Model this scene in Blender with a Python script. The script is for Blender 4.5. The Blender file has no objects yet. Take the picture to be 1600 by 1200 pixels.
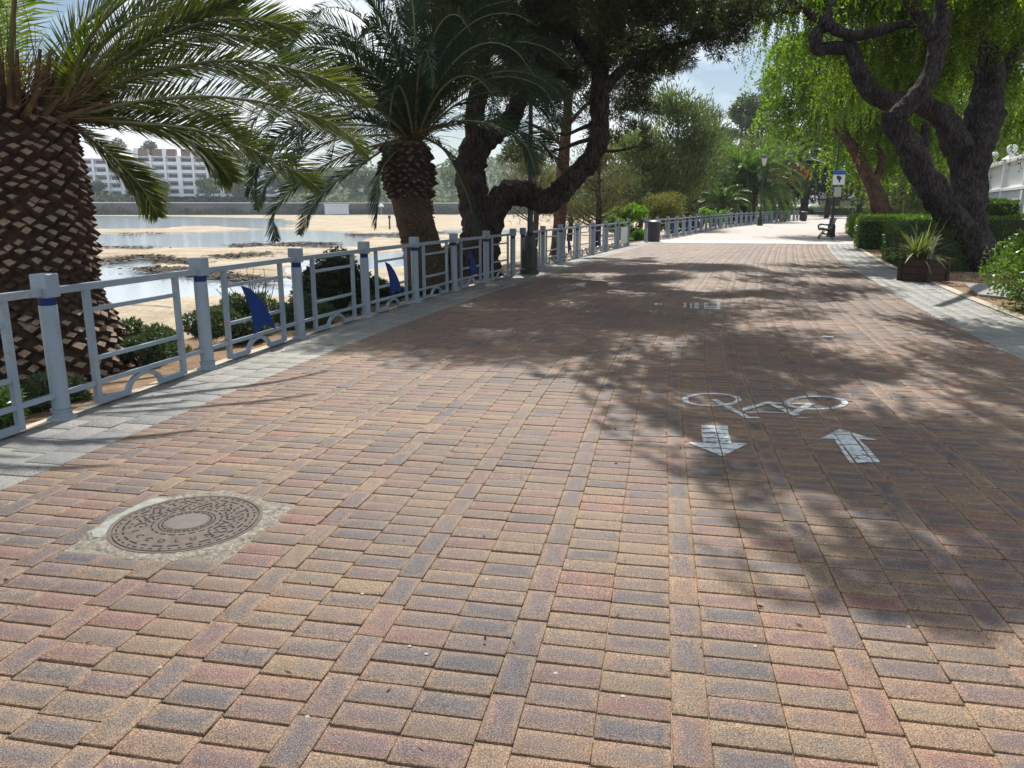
import bpy, math, random
import numpy as np
from mathutils import Vector
R = math.radians
random.seed(7)
rng = np.random.default_rng(7)
sc = bpy.context.scene
col = sc.collection

# ------------------------------------------------------------------ camera, sky, sun, exposure
FPX, H = 1200.0, 1.34                      # focal length in pixels of the 1600 px wide photograph, eye height
TH = math.atan(274 / FPX)                  # camera tilt
PS = math.atan(236 / FPX * math.cos(TH))   # camera turned left of the paving's direction (+Y)
cam = bpy.data.objects.new('camera', bpy.data.cameras.new('camera'))
col.objects.link(cam)
cam.location = (0, 0, H)
cam.rotation_euler = (R(90) - TH, 0, PS)
cam.data.sensor_width = 36
cam.data.lens = 36 * FPX / 1600
cam.data.clip_start = 0.05
cam.data.clip_end = 3000
sc.camera = cam

SUN_AZ, SUN_EL = R(-5), R(50)              # azimuth clockwise from +Y
SUN_STRENGTH, SKY_STRENGTH, EXPOSURE = 5.0, 0.07, 0.36
sc.view_settings.view_transform = 'Standard'
sc.view_settings.look = 'None'
sc.view_settings.gamma = 1
sc.view_settings.use_curve_mapping = False
sc.view_settings.exposure = EXPOSURE
sc.render.resolution_x, sc.render.resolution_y = 1024, 768
sc.cycles.max_bounces = 6
sc.cycles.transparent_max_bounces = 8
sc.cycles.caustics_reflective = False
sc.cycles.caustics_refractive = False

HAZE = 0.00035
sunl = bpy.data.lights.new('sun', 'SUN')
sunl.energy = SUN_STRENGTH
sunl.angle = R(0.53)
sunl.color = (1.0, 0.94, 0.85)
suno = bpy.data.objects.new('sun', sunl)
col.objects.link(suno)
sd = Vector((math.sin(SUN_AZ) * math.cos(SUN_EL), math.cos(SUN_AZ) * math.cos(SUN_EL), math.sin(SUN_EL)))
suno.rotation_euler = (-sd).to_track_quat('-Z', 'Y').to_euler()

world = bpy.data.worlds.new("World")
sc.world = world
world.use_nodes = True
wn, wl = world.node_tree.nodes, world.node_tree.links
bg = wn['Background']
sky = wn.new('ShaderNodeTexSky')
sky.sky_type = 'NISHITA'
sky.sun_disc = False
sky.sun_elevation = SUN_EL
sky.sun_rotation = SUN_AZ
sky.dust_density = 0.5
sky.air_density = 1.0
tc = wn.new('ShaderNodeTexCoord')
mp = wn.new('ShaderNodeMapping'); mp.inputs['Scale'].default_value = (1.6, 1.6, 4.0); mp.inputs['Location'].default_value = (0.35, 0.2, 0.1)
cn = wn.new('ShaderNodeTexNoise'); cn.inputs['Scale'].default_value = 1.7; cn.inputs['Detail'].default_value = 9; cn.inputs['Roughness'].default_value = .58
cr = wn.new('ShaderNodeValToRGB'); cr.color_ramp.elements[0].position = .40; cr.color_ramp.elements[1].position = .58
cm = wn.new('ShaderNodeMix'); cm.data_type = 'RGBA'
wl.new(tc.outputs['Generated'], mp.inputs['Vector']); wl.new(mp.outputs[0], cn.inputs['Vector'])
wl.new(cn.outputs['Fac'], cr.inputs['Fac']); wl.new(cr.outputs['Color'], cm.inputs['Factor'])
wl.new(sky.outputs[0], cm.inputs['A']); cm.inputs['B'].default_value = (13.5, 14.2, 14.6, 1)
wl.new(cm.outputs['Result'], bg.inputs['Color'])
bg.inputs['Strength'].default_value = SKY_STRENGTH

# ------------------------------------------------------------------ turning photograph pixels into places
CT, ST, CP, SP = math.cos(TH), math.sin(TH), math.cos(PS), math.sin(PS)
def ray(px, py):
    x, y = (px - 800) / FPX, -(py - 600) / FPX
    v = (x, CT + y * ST, -ST + y * CT)
    return np.array([v[0] * CP - v[1] * SP, v[0] * SP + v[1] * CP, v[2]])
def gz(y):                                 # the promenade climbs very slightly in the distance
    return 0.006 * np.maximum(0, np.asarray(y, float) - 25)
def W(px, py, z=None):                     # point on the promenade (or on the level z)
    r = ray(px, py)
    if z is not None: return r * ((z - H) / r[2]) + np.array([0, 0, H])
    zz = 0.0
    for i in range(30):
        p = r * ((zz - H) / r[2]); zz = .5 * zz + .5 * float(gz(p[1]))
    return np.array([p[0], p[1], zz])
sdn = np.array(sd)
def pix(p):                                # where a point lands in the photograph
    x, y, z = p[0], p[1], p[2] - H; X, Y = x * CP + y * SP, -x * SP + y * CP
    Zc, yc = Y * CT - z * ST, Y * ST + z * CT; return 800 + FPX * X / Zc, 600 - FPX * yc / Zc
def D(px, py, d): return ray(px, py) * d + np.array([0, 0, H])
CX = [-20, 6, 7.6, 9.25, 12.4, 14, 16, 20, 22.9, 27, 29.5, 32, 35.8, 41, 48, 53.4, 59.3, 73, 95, 120, 135, 400]
CV = [0, 0, .05, .17, .4, .59, .85, 1.16, 1.6, 2.2, 2.6, 3.1, 4.25, 5.4, 6.9, 8.4, 10.2, 15.3, 24, 34, 40, 60]
def c(y):                                  # how far the promenade's centre line has bent to the right at y
    y = np.asarray(y, float); s = 0
    for d in (-1.5, -.5, .5, 1.5): s = s + np.interp(y + d, CX, CV)
    return s / 4 - np.interp(0, CX, CV)

# ------------------------------------------------------------------ materials
class NT:
    def __init__(s, name):
        s.m = bpy.data.materials.new(name); s.m.use_nodes = True
        s.n, s.l = s.m.node_tree.nodes, s.m.node_tree.links
        s.p = s.n['Principled BSDF']
    def new(s, t, **k):
        o = s.n.new(t)
        for a, b in k.items():
            if a in o.inputs.keys() if hasattr(o.inputs, 'keys') else False: o.inputs[a].default_value = b
            else: setattr(o, a, b)
        return o
    def lk(s, a, b): s.l.new(a, b)
    def coord(s, kind='Object', scale=None):
        t = s.new('ShaderNodeTexCoord'); o = t.outputs[kind]
        if scale:
            m = s.new('ShaderNodeMapping'); m.inputs['Scale'].default_value = scale; s.lk(o, m.inputs[0]); o = m.outputs[0]
        return o
    def noise(s, scale, detail=4, rough=.5, vec=None, out='Fac'):
        n = s.new('ShaderNodeTexNoise'); n.inputs['Scale'].default_value = scale; n.inputs['Detail'].default_value = detail; n.inputs['Roughness'].default_value = rough
        s.lk(vec if vec is not None else s.coord(), n.inputs['Vector']); return n.outputs[out]
    def vor(s, scale, vec=None, out='Distance', feature='F1'):
        n = s.new('ShaderNodeTexVoronoi'); n.feature = feature; n.inputs['Scale'].default_value = scale
        s.lk(vec if vec is not None else s.coord(), n.inputs['Vector']); return n.outputs[out]
    def ramp(s, fac, stops, interp='LINEAR'):
        r = s.new('ShaderNodeValToRGB'); e = r.color_ramp; e.interpolation = interp
        while len(e.elements) > 1: e.elements.remove(e.elements[-1])
        e.elements[0].position = stops[0][0]; e.elements[0].color = (*stops[0][1], 1) if hasattr(stops[0][1], '__len__') else (stops[0][1],) * 3 + (1,)
        for p, cc in stops[1:]:
            x = e.elements.new(p); x.color = (*cc, 1) if hasattr(cc, '__len__') else (cc,) * 3 + (1,)
        s.lk(fac, r.inputs['Fac']); return r.outputs['Color']
    def mix(s, f, a, b, mode='MIX'):
        m = s.new('ShaderNodeMix'); m.data_type = 'RGBA'; m.blend_type = mode
        for v, k in ((f, 'Factor'), (a, 'A'), (b, 'B')):
            if hasattr(v, 'is_output') or isinstance(v, bpy.types.NodeSocket): s.lk(v, m.inputs[k])
            elif k == 'Factor': m.inputs[k].default_value = v
            else: m.inputs[k].default_value = (*v, 1)
        return m.outputs['Result']
    def math(s, op, a, b=0.0):
        m = s.new('ShaderNodeMath'); m.operation = op
        for i, v in enumerate((a, b)):
            if isinstance(v, bpy.types.NodeSocket): s.lk(v, m.inputs[i])
            else: m.inputs[i].default_value = v
        return m.outputs[0]
    def base(s, v):
        if isinstance(v, bpy.types.NodeSocket): s.lk(v, s.p.inputs['Base Color'])
        else: s.p.inputs['Base Color'].default_value = (*v, 1)
    def set(s, rough=None, metal=None, spec=None):
        if rough is not None:
            if isinstance(rough, bpy.types.NodeSocket): s.lk(rough, s.p.inputs['Roughness'])
            else: s.p.inputs['Roughness'].default_value = rough
        if metal is not None: s.p.inputs['Metallic'].default_value = metal
        if spec is not None: s.p.inputs['Specular IOR Level'].default_value = spec
        return s
    def bump(s, h, strength=.5, dist=.01):
        b = s.new('ShaderNodeBump'); b.inputs['Strength'].default_value = strength; b.inputs['Distance'].default_value = dist
        s.lk(h, b.inputs['Height']); s.lk(b.outputs[0], s.p.inputs['Normal']); return s

def mat_leaf(name, dark, mid, light, trans=.4, scale=.8, rough=.45, tcol=None):
    t = NT(name)
    g = t.new('ShaderNodeNewGeometry')
    n = t.noise(scale, 3)
    f = t.math('ADD', t.math('MULTIPLY', g.outputs['Random Per Island'], .55), t.math('MULTIPLY', n, .55))
    cc = t.ramp(f, [(.15, dark), (.5, mid), (.9, light)])
    t.base(cc); t.set(rough=rough, spec=.35)
    tr = t.new('ShaderNodeBsdfTranslucent')
    tcl = tcol or (1.5, 1.75, .55)
    t.lk(t.mix(1.0, cc, tcl, 'MULTIPLY'), tr.inputs['Color'])
    ms = t.new('ShaderNodeMixShader'); ms.inputs[0].default_value = trans
    t.lk(t.p.outputs[0], ms.inputs[1]); t.lk(tr.outputs[0], ms.inputs[2])
    t.lk(ms.outputs[0], t.n['Material Output'].inputs['Surface'])
    return t.m

def mat_plain(name, colr, rough=.6, metal=0, var=.15, scale=8, bump=0, spec=.5):
    t = NT(name)
    a = tuple(x * (1 - var) for x in colr); b = tuple(min(1, x * (1 + var)) for x in colr)
    n = t.noise(scale, 5, .6)
    t.base(t.ramp(n, [(.3, a), (.7, b)])); t.set(rough, metal, spec)
    if bump: t.bump(t.noise(scale * 6, 4), .5, bump)
    return t.m

def mat_bark(name, a, b, scale=9, stretch=.25, dist=.03):
    t = NT(name)
    v = t.coord('Object', (1, 1, stretch))
    w = t.noise(scale * .5, 3, .6, v, 'Color'); vv = t.mix(.12, v, w, 'ADD')
    v1 = t.vor(scale * 1.5, vv, feature='DISTANCE_TO_EDGE'); n = t.noise(scale * 3.2, 8, .72, v); n3 = t.noise(2.5, 4, .6)
    hgt = t.math('ADD', t.math('MULTIPLY', t.math('MINIMUM', v1, .16), 1.9), n)
    cc = t.ramp(hgt, [(.45, tuple(x * .5 for x in a)), (.66, a), (.95, b)])
    t.base(t.mix(1.0, cc, t.ramp(n3, [(.3, .6), (.7, 1.6)]), 'MULTIPLY')); t.set(.92, 0, .2)
    t.bump(hgt, 1.0, dist)
    return t.m

M = {}
# --- clay paving bricks: colour per brick, paler ochre rims, worn dark middles
def brick_mat(name, stops, rim, rimf):
    t = NT(name)
    g = t.new('ShaderNodeNewGeometry')
    base = t.ramp(g.outputs['Random Per Island'], stops)
    uv = t.new('ShaderNodeUVMap'); sep = t.new('ShaderNodeSeparateXYZ'); t.lk(uv.outputs[0], sep.inputs[0])
    ex = t.math('MINIMUM', sep.outputs[0], sep.outputs[1])          # metres from the nearest brick edge
    blot = t.noise(9, 5, .65)
    edge = t.math('ADD', t.math('MULTIPLY', ex, 34), t.math('MULTIPLY', t.math('SUBTRACT', blot, .5), 1.9))
    em = t.ramp(edge, [(.25, 1.0), (.95, 0.0)])
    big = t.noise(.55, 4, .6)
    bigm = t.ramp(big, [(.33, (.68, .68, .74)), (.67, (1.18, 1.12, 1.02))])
    inner = t.math('MULTIPLY', t.ramp(edge, [(.55, 0.0), (1.5, 1.0)]), t.ramp(t.noise(4.5, 4, .6), [(.38, .15), (.60, .95)]))
    colr = t.mix(t.math('MULTIPLY', inner, rimf * .95), base, (.088, .080, .084) if rimf > .4 else (.19, .20, .205))
    colr = t.mix(t.math('MULTIPLY', em, rimf), colr, rim)
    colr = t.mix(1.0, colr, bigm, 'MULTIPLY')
    bl2 = t.noise(26, 5, .7)
    colr = t.mix(1.0, colr, t.ramp(bl2, [(.3, .78), (.7, 1.2)]), 'MULTIPLY')
    sp = t.noise(210, 3, .8)
    colr = t.mix(1.0, colr, t.ramp(sp, [(.38, .30), (.5, 1.0), (.63, 2.1)]), 'MULTIPLY')
    gr = t.vor(190)
    colr = t.mix(t.ramp(gr, [(.13, .65), (.23, 0.0)]), colr, (.50, .47, .43))
    t.base(colr)
    t.set(t.ramp(bl2, [(.3, .58), (.7, .74)]), 0, .47)
    t.bump(t.math('ADD', sp, t.math('MULTIPLY', bl2, 1.5)), .8, .0030)
    return t.m
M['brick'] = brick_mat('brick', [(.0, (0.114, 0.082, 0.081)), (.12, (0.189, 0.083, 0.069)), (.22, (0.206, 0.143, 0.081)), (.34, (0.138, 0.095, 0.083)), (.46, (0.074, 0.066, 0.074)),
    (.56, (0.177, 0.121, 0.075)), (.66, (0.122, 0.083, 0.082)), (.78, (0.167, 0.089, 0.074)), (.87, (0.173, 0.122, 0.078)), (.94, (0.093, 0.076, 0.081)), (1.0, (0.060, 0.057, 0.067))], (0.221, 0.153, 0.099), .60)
M['grey_paver'] = brick_mat('grey_paver', [(0, (.155, .168, .168)), (.4, (.205, .215, .21)), (.7, (.18, .185, .18)), (1, (.24, .24, .225))], (.23, .235, .215), .3)
M['pale_paver'] = brick_mat('pale_paver', [(0, (.20, .215, .22)), (.4, (.26, .27, .275)), (.7, (.23, .24, .245)), (1, (.30, .305, .30))], (.29, .29, .275), .3)
M['joint'] = mat_plain('joint_sand', (.30, .215, .155), .95, var=.5, scale=30, bump=.004)
M['kerb'] = mat_plain('kerb_stone', (.46, .41, .32), .9, var=.2, scale=5, bump=.004)
def mat_sandy(name, a, b, c2, scale=1.2, bumpd=.02):
    t = NT(name)
    n = t.noise(scale, 8, .62); n2 = t.noise(scale * 14, 6, .65)
    f = t.math('ADD', t.math('MULTIPLY', n, .6), t.math('MULTIPLY', n2, .4))
    t.base(t.ramp(f, [(.34, c2), (.48, a), (.62, b)])); t.set(.95, 0, .2)
    t.bump(f, .8, bumpd); return t.m
M['soil'] = mat_sandy('soil', (.20, .13, .08), (.30, .21, .13), (.085, .055, .038), 1.9)
M['far_paving'] = mat_plain('far_paving', (.40, .345, .325), .75, var=.1, scale=.7)
M['band'] = mat_plain('band_paving', (.42, .42, .42), .75, var=.1, scale=2)
# beach: dry sand above, wet sand close to the water level, seaweed scraps
t = NT('beach_sand')
pos = t.new('ShaderNodeNewGeometry'); sp_ = t.new('ShaderNodeSeparateXYZ'); t.lk(pos.outputs['Position'], sp_.inputs[0])
n = t.noise(.35, 9, .6); n2 = t.noise(5, 8, .7)
dry = t.ramp(t.math('ADD', t.math('MULTIPLY', n, .5), t.math('MULTIPLY', n2, .5)), [(.38, (.23, .18, .12)), (.5, (.37, .305, .215)), (.62, (.50, .43, .32))])
wet = t.ramp(t.math('ADD', sp_.outputs[2], t.math('MULTIPLY', n2, .03)), [(0.0, 0.0), (1.0, 1.0)])
mr = t.new('ShaderNodeMapRange'); t.lk(t.math('ADD', sp_.outputs[2], t.math('MULTIPLY', n2, .05)), mr.inputs[0])
mr.inputs[1].default_value = -1.06; mr.inputs[2].default_value = -.985; mr.inputs[3].default_value = 1.0; mr.inputs[4].default_value = 0.0
cc = t.mix(mr.outputs[0], dry, (.20, .15, .10))
wv = t.coord('Object', (.16, .75, 1)); wn_ = t.noise(1.0, 10, .7, wv)
cc = t.mix(t.ramp(wn_, [(.60, 0.0), (.64, .85)]), cc, (.055, .045, .035))
t.base(cc); t.set(.85, 0, .3); t.bump(n2, .8, .03); M['sand'] = t.m
t = NT('water'); t.base((.34, .40, .45)); t.set(.12, 0, .5); t.p.inputs['IOR'].default_value = 1.33
t.bump(t.noise(2.2, 5, .6, t.coord('Object', (.5, 1.6, 1))), .10, .03); M['water'] = t.m

M['blue_metal'] = (lambda t: (t.base(t.mix(t.ramp(t.noise(14, 6, .7), [(.55, 0.0), (.64, .75)]), t.ramp(t.noise(2.2, 6, .6), [(.3, (.185, .25, .32)), (.7, (.25, .32, .395))]), (.27, .22, .17))),
    t.set(.42, 0, .5), t.bump(t.noise(60, 3), .15, .002), t.m)[-1])(NT('blue_grey_paint'))
M['blue_band'] = mat_plain('blue_band', (.008, .025, .13), .6, var=.25, spec=.2)
M['fin_blue'] = mat_plain('fin_blue', (.006, .030, .17), .6, var=.2, spec=.2)
M['iron'] = mat_plain('dark_iron', (.022, .03, .03), .5, var=.3, scale=5)
M['black_plastic'] = mat_plain('black_plastic', (.035, .032, .045), .5, var=.2)
M['white_paint'] = mat_plain('white_paint', (.78, .79, .80), .6, var=.04)
M['white_wall'] = mat_plain('white_wall', (.76, .81, .88), .8, var=.06, scale=1.2)
M['worn_white'] = mat_plain('worn_white', (.50, .54, .56), .7, var=.35, scale=18)
M['wood_dark'] = (lambda t: (t.base(t.ramp(t.noise(3, 7, .7, t.coord('Object', (2, 2, 26))), [(.35, (.022, .013, .011)), (.65, (.075, .04, .032))])), t.set(.75, 0, .3), t.bump(t.noise(4, 7, .7, t.coord('Object', (2, 2, 26))), .6, .006), t.m)[-1])(NT('dark_planks'))
M['glass'] = mat_plain('window_glass', (.05, .07, .10), .25, var=.3, scale=.3)
M['panel_brown'] = mat_plain('brown_panel', (.20, .135, .11), .8, var=.15, scale=.2)
M['stone_wall'] = mat_plain('promenade_wall_stone', (.125, .12, .125), .9, var=.35, scale=.12)
M['cast_iron'] = (lambda t: (t.base(t.ramp(t.noise(22, 6, .7), [(.3, (.08, .066, .058)), (.55, (.125, .102, .09)), (.75, (.17, .132, .11))])), t.set(.75, .1, .3), t.bump(t.noise(240, 3), .35, .001), t.m)[-1])(NT('cast_iron'))
M['dirt'] = mat_plain('slot_dirt', (.012, .010, .009), .95, var=.3)
M['concrete'] = (lambda t: (t.base(t.mix(t.ramp(t.vor(95), [(.18, .9), (.34, 0.0)]), t.ramp(t.noise(38, 6, .75), [(.32, (.085, .078, .07)), (.5, (.22, .20, .165)), (.7, (.40, .38, .33))]), (.07, .06, .05))), t.set(.9, 0, .3), t.bump(t.noise(110, 5, .7), .9, .006), t.m)[-1])(NT('exposed_concrete'))
M['mortar'] = mat_plain('pale_mortar', (.25, .265, .24), .9, var=.25, scale=25, bump=.004)
M['slab'] = mat_plain('grey_slab', (.26, .25, .25), .85, var=.2, scale=1.5, bump=.003)
M['bark_pine'] = mat_bark('bark_pine', (.040, .032, .029), (.085, .070, .062), 10, .22, .05)
M['bark_pepper'] = mat_bark('bark_pepper', (.036, .030, .032), (.076, .064, .064), 8, .2, .05)
M['bark_red'] = mat_bark('bark_reddish', (.085, .045, .031), (.16, .09, .065), 10, .25, .03)
M['boot_dark'] = mat_plain('boot_fibre', (.045, .026, .017), .95, var=.45, scale=18, bump=.01)
M['boot_cut'] = mat_plain('boot_cut_face', (.20, .145, .105), .9, var=.45, scale=22, bump=.004)
M['palm_bark'] = mat_bark('palm_bark', (.085, .06, .042), (.17, .13, .095), 10, 3.0, .03)
M['palm_leaf'] = mat_leaf('palm_leaf', (.026, .048, .010), (.055, .085, .016), (.12, .13, .03), .58, 1.5, .6, (2.0, 2.0, .5))
M['palm_leaf_blue'] = mat_leaf('palm_leaf_blue', (.010, .026, .015), (.020, .042, .022), (.040, .066, .030), .3, 1.5, .6, (1.2, 1.5, .7))
M['rachis'] = mat_plain('palm_rachis', (.14, .14, .06), .5, var=.3)
M['rachis_dry'] = mat_plain('palm_dry_fibre', (.12, .078, .04), .8, var=.6)
M['pine_needle'] = mat_leaf('pine_needle', (.014, .020, .011), (.028, .038, .018), (.07, .078, .030), .3, .9, .5)
M['tamarisk'] = mat_leaf('tamarisk_leaf', (.030, .044, .020), (.075, .100, .040), (.17, .20, .08), .4, .8, .6, (1.4, 1.6, .7))
M['tamarisk_blue'] = mat_leaf('tamarisk_blue', (.028, .048, .028), (.068, .100, .055), (.15, .19, .10), .4, .8, .6, (1.3, 1.5, .8))
M['olive_brown'] = mat_leaf('olive_brown', (.055, .050, .030), (.10, .095, .048), (.16, .15, .075), .35, .8, .6, (1.4, 1.5, .7))
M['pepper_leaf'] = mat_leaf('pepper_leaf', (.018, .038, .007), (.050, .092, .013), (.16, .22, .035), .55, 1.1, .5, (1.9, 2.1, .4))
M['bright_leaf'] = mat_leaf('bright_leaf', (.05, .11, .02), (.10, .20, .03), (.18, .30, .06), .5, 1.0, .4, (1.5, 1.7, .4))
M['gold_leaf'] = mat_leaf('gold_leaf', (.07, .08, .022), (.14, .15, .035), (.24, .24, .07), .35, 1.5, .6, (1.5, 1.5, .5))
M['hedge_leaf'] = mat_leaf('hedge_leaf', (.025, .056, .012), (.078, .145, .024), (.18, .27, .05), .35, 2.0, .35, (1.5, 1.7, .4))
M['shrub_leaf'] = mat_leaf('shrub_leaf', (.025, .055, .018), (.05, .095, .028), (.09, .14, .045), .35, 2.0, .35)
M['dark_leaf'] = mat_leaf('dark_leaf', (.010, .022, .012), (.022, .040, .018), (.045, .065, .028), .2, 1.2, .5)
M['juniper'] = mat_leaf('juniper_leaf', (.03, .05, .03), (.06, .09, .05), (.11, .14, .085), .25, 2.0, .5)
M['far_leaf'] = mat_leaf('far_leaf', (.04, .06, .04), (.07, .095, .055), (.11, .14, .08), .3, .15, .7)
M['yucca'] = mat_leaf('yucca_leaf', (.05, .07, .03), (.12, .15, .06), (.24, .25, .12), .35, 3, .4)
M['orange'] = mat_leaf('orange_fruit_stalk', (.35, .12, .01), (.5, .2, .02), (.6, .3, .03), .3, 3, .5)

# ------------------------------------------------------------------ mesh helpers
def mk(name, V, F, mat, parent=None, loc=None, smooth=False, midx=None, uv=None):
    """V (n,3) world coordinates, F (m,k) array or list of faces -> ONE mesh object"""
    V = np.asarray(V, float)
    base = np.zeros(3)
    if parent is not None: base = np.array(parent['_o'])
    elif loc is not None: base = np.array(loc, float)
    me = bpy.data.meshes.new(name)
    Vl = V - base
    if isinstance(F, np.ndarray):
        m, k = F.shape
        me.vertices.add(len(Vl)); me.vertices.foreach_set('co', Vl.ravel())
        me.loops.add(m * k); me.loops.foreach_set('vertex_index', F.astype(np.int32).ravel())
        me.polygons.add(m); me.polygons.foreach_set('loop_start', np.arange(0, m * k, k, dtype=np.int32))
        try: me.polygons.foreach_set('loop_total', np.full(m, k, dtype=np.int32))
        except Exception: pass
    else:
        me.from_pydata([tuple(v) for v in Vl], [], [tuple(f) for f in F])
    mats = mat if isinstance(mat, (list, tuple)) else [mat]
    for mm in mats: me.materials.append(mm)
    if midx is not None: me.polygons.foreach_set('material_index', np.asarray(midx, np.int32))
    if uv is not None:
        l = me.uv_layers.new(name='UVMap'); l.data.foreach_set('uv', np.asarray(uv, np.float32).ravel())
    me.update(calc_edges=True)
    if smooth: me.polygons.foreach_set('use_smooth', np.ones(len(me.polygons), bool))
    o = bpy.data.objects.new(name, me)
    col.objects.link(o)
    if parent is not None:
        o.parent = parent; o['_o'] = tuple(base)
    elif loc is not None: o.location = loc; o['_o'] = tuple(base)
    else: o['_o'] = (0., 0., 0.)
    return o
def sub(o_parent, name, V, F, mat, **k): return mk(name, V, F, mat, parent=o_parent, **k)
def thing(name, label, cat, loc, group=None):
    o = bpy.data.objects.new(name, None); col.objects.link(o)
    o.location = tuple(float(v) for v in loc); o['_o'] = tuple(float(v) for v in loc); o['label'] = label; o['category'] = cat
    o.empty_display_size = .1
    if group: o['group'] = group
    return o
def tag(o, label, cat, group=None):
    o['label'] = label; o['category'] = cat
    if group: o['group'] = group
    return o
def struct(o): o['kind'] = 'structure'; return o
def copy_tree(o, parent=None):
    n = o.copy(); col.objects.link(n)
    if parent is not None: n.parent = parent
    for ch in o.children: copy_tree(ch, n)
    return n

class MB:
    def __init__(s): s.V, s.F, s.I = [], [], []
    def add(s, V, F, mi=0):
        b = len(s.V); s.V += [tuple(v) for v in V]; s.F += [tuple(b + i for i in f) for f in F]; s.I += [mi] * len(F); return s
    def box(s, ctr, size, X=(1, 0, 0), Y=(0, 1, 0), Z=(0, 0, 1), mi=0, bev=0.0):
        ctr, X, Y, Z = (np.array(a, float) for a in (ctr, X, Y, Z)); a, b, d = (q / 2 for q in size)
        if bev <= 0:
            V = [ctr + X * i * a + Y * j * b + Z * k * d for k in (-1, 1) for j in (-1, 1) for i in (-1, 1)]
            F = [(0, 2, 3, 1), (4, 5, 7, 6), (0, 1, 5, 4), (2, 6, 7, 3), (0, 4, 6, 2), (1, 3, 7, 5)]
        else:                              # chamfered top and bottom rims
            e = bev; V = []
            for z, q in ((-d, e), (-d + e, 0), (d - e, 0), (d, e)):
                for i, j in ((-1, -1), (1, -1), (1, 1), (-1, 1)): V.append(ctr + X * i * (a - q) + Y * j * (b - q) + Z * z)
            F = [(3, 2, 1, 0), (12, 13, 14, 15)]
            for r in range(3):
                for q in range(4): F.append((r * 4 + q, r * 4 + (q + 1) % 4, r * 4 + 4 + (q + 1) % 4, r * 4 + 4 + q))
        return s.add(V, F, mi)
    def bar(s, p, q, w, h=None, up=(0, 0, 1), mi=0):
        p, q = np.array(p, float), np.array(q, float); Y = q - p; L = np.linalg.norm(Y); Y = Y / L
        X = np.cross(Y, np.array(up, float)); X /= np.linalg.norm(X); Z = np.cross(X, Y)
        return s.box((p + q) / 2, (w, L, h or w), X, Y, Z, mi)
    def lathe(s, ctr, prof, n=16, mi=0, rot=0.0, sq=False):
        V, F = [], []
        for r, z in prof:
            for k in range(n):
                a = 2 * math.pi * k / n + rot; V.append((ctr[0] + r * math.cos(a), ctr[1] + r * math.sin(a), ctr[2] + z))
        for i in range(len(prof) - 1):
            for k in range(n): F.append((i * n + k, i * n + (k + 1) % n, (i + 1) * n + (k + 1) % n, (i + 1) * n + k))
        F.append(tuple(range(n - 1, -1, -1))); F.append(tuple((len(prof) - 1) * n + k for k in range(n)))
        return s.add(V, F, mi)
    def poly(s, pts, thick, nrm, mi=0):    # extruded outline
        nrm = np.array(nrm, float); n = len(pts)
        V = [np.array(p) + nrm * thick / 2 for p in pts] + [np.array(p) - nrm * thick / 2 for p in pts]
        F = [tuple(range(n)), tuple(range(2 * n - 1, n - 1, -1))] + [(i, n + i, n + (i + 1) % n, (i + 1) % n) for i in range(n)]
        return s.add(V, F, mi)
    def build(s, name, mat, parent=None, **k): return mk(name, s.V, s.F, mat, parent=parent, midx=s.I if isinstance(mat, (list, tuple)) else None, **k)

def spline(P, n):
    P = np.asarray(P, float); m = len(P); t = np.linspace(0, m - 1, n); i = np.clip(t.astype(int), 0, m - 2); f = (t - i)[:, None]
    g = lambda k: P[np.clip(k, 0, m - 1)]
    a, b, d, e = g(i - 1), g(i), g(i + 1), g(i + 2)
    return .5 * (2 * b + (d - a) * f + (2 * a - 5 * b + 4 * d - e) * f ** 2 + (-a + 3 * b - 3 * d + e) * f ** 3)
def tube(P, rad, n=12, seg=6, rough=.06, seed=0):
    """smooth tapering limb through points P with radius rad per point -> V, F"""
    r_ = np.random.default_rng(seed + len(P) * 17)
    P = np.asarray(P, float); N = (len(P) - 1) * seg + 1
    Q = spline(P, N); rr = spline(np.asarray(rad, float)[:, None], N)[:, 0]
    T = np.gradient(Q, axis=0); T /= np.linalg.norm(T, axis=1)[:, None]
    U = np.cross(T[0], (0.3, 1, .1)); U /= np.linalg.norm(U); V = []
    ph = r_.uniform(0, 6.28, 4); kk = np.arange(N); lump = rough * (.9 * np.sin(kk * .9 + ph[2]) * np.sin(kk * .37 + ph[3]) + .5 * np.sin(kk * 1.7 + ph[0]))
    for k in range(N):
        U = U - T[k] * U.dot(T[k]); U /= np.linalg.norm(U); B = np.cross(T[k], U)
        for j in range(n):
            a = 2 * math.pi * j / n
            w = 1 + lump[k] + rough * (math.sin(3 * a + ph[0] + k * .35) + .7 * math.sin(5 * a + ph[1] - k * .5) + r_.normal() * .35)
            V.append(Q[k] + rr[k] * w * (math.cos(a) * U + math.sin(a) * B))
    F = [(k * n + j, k * n + (j + 1) % n, (k + 1) * n + (j + 1) % n, (k + 1) * n + j) for k in range(N - 1) for j in range(n)]
    F.append(tuple(range(n - 1, -1, -1))); F.append(tuple((N - 1) * n + j for j in range(n)))
    return V, F

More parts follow.
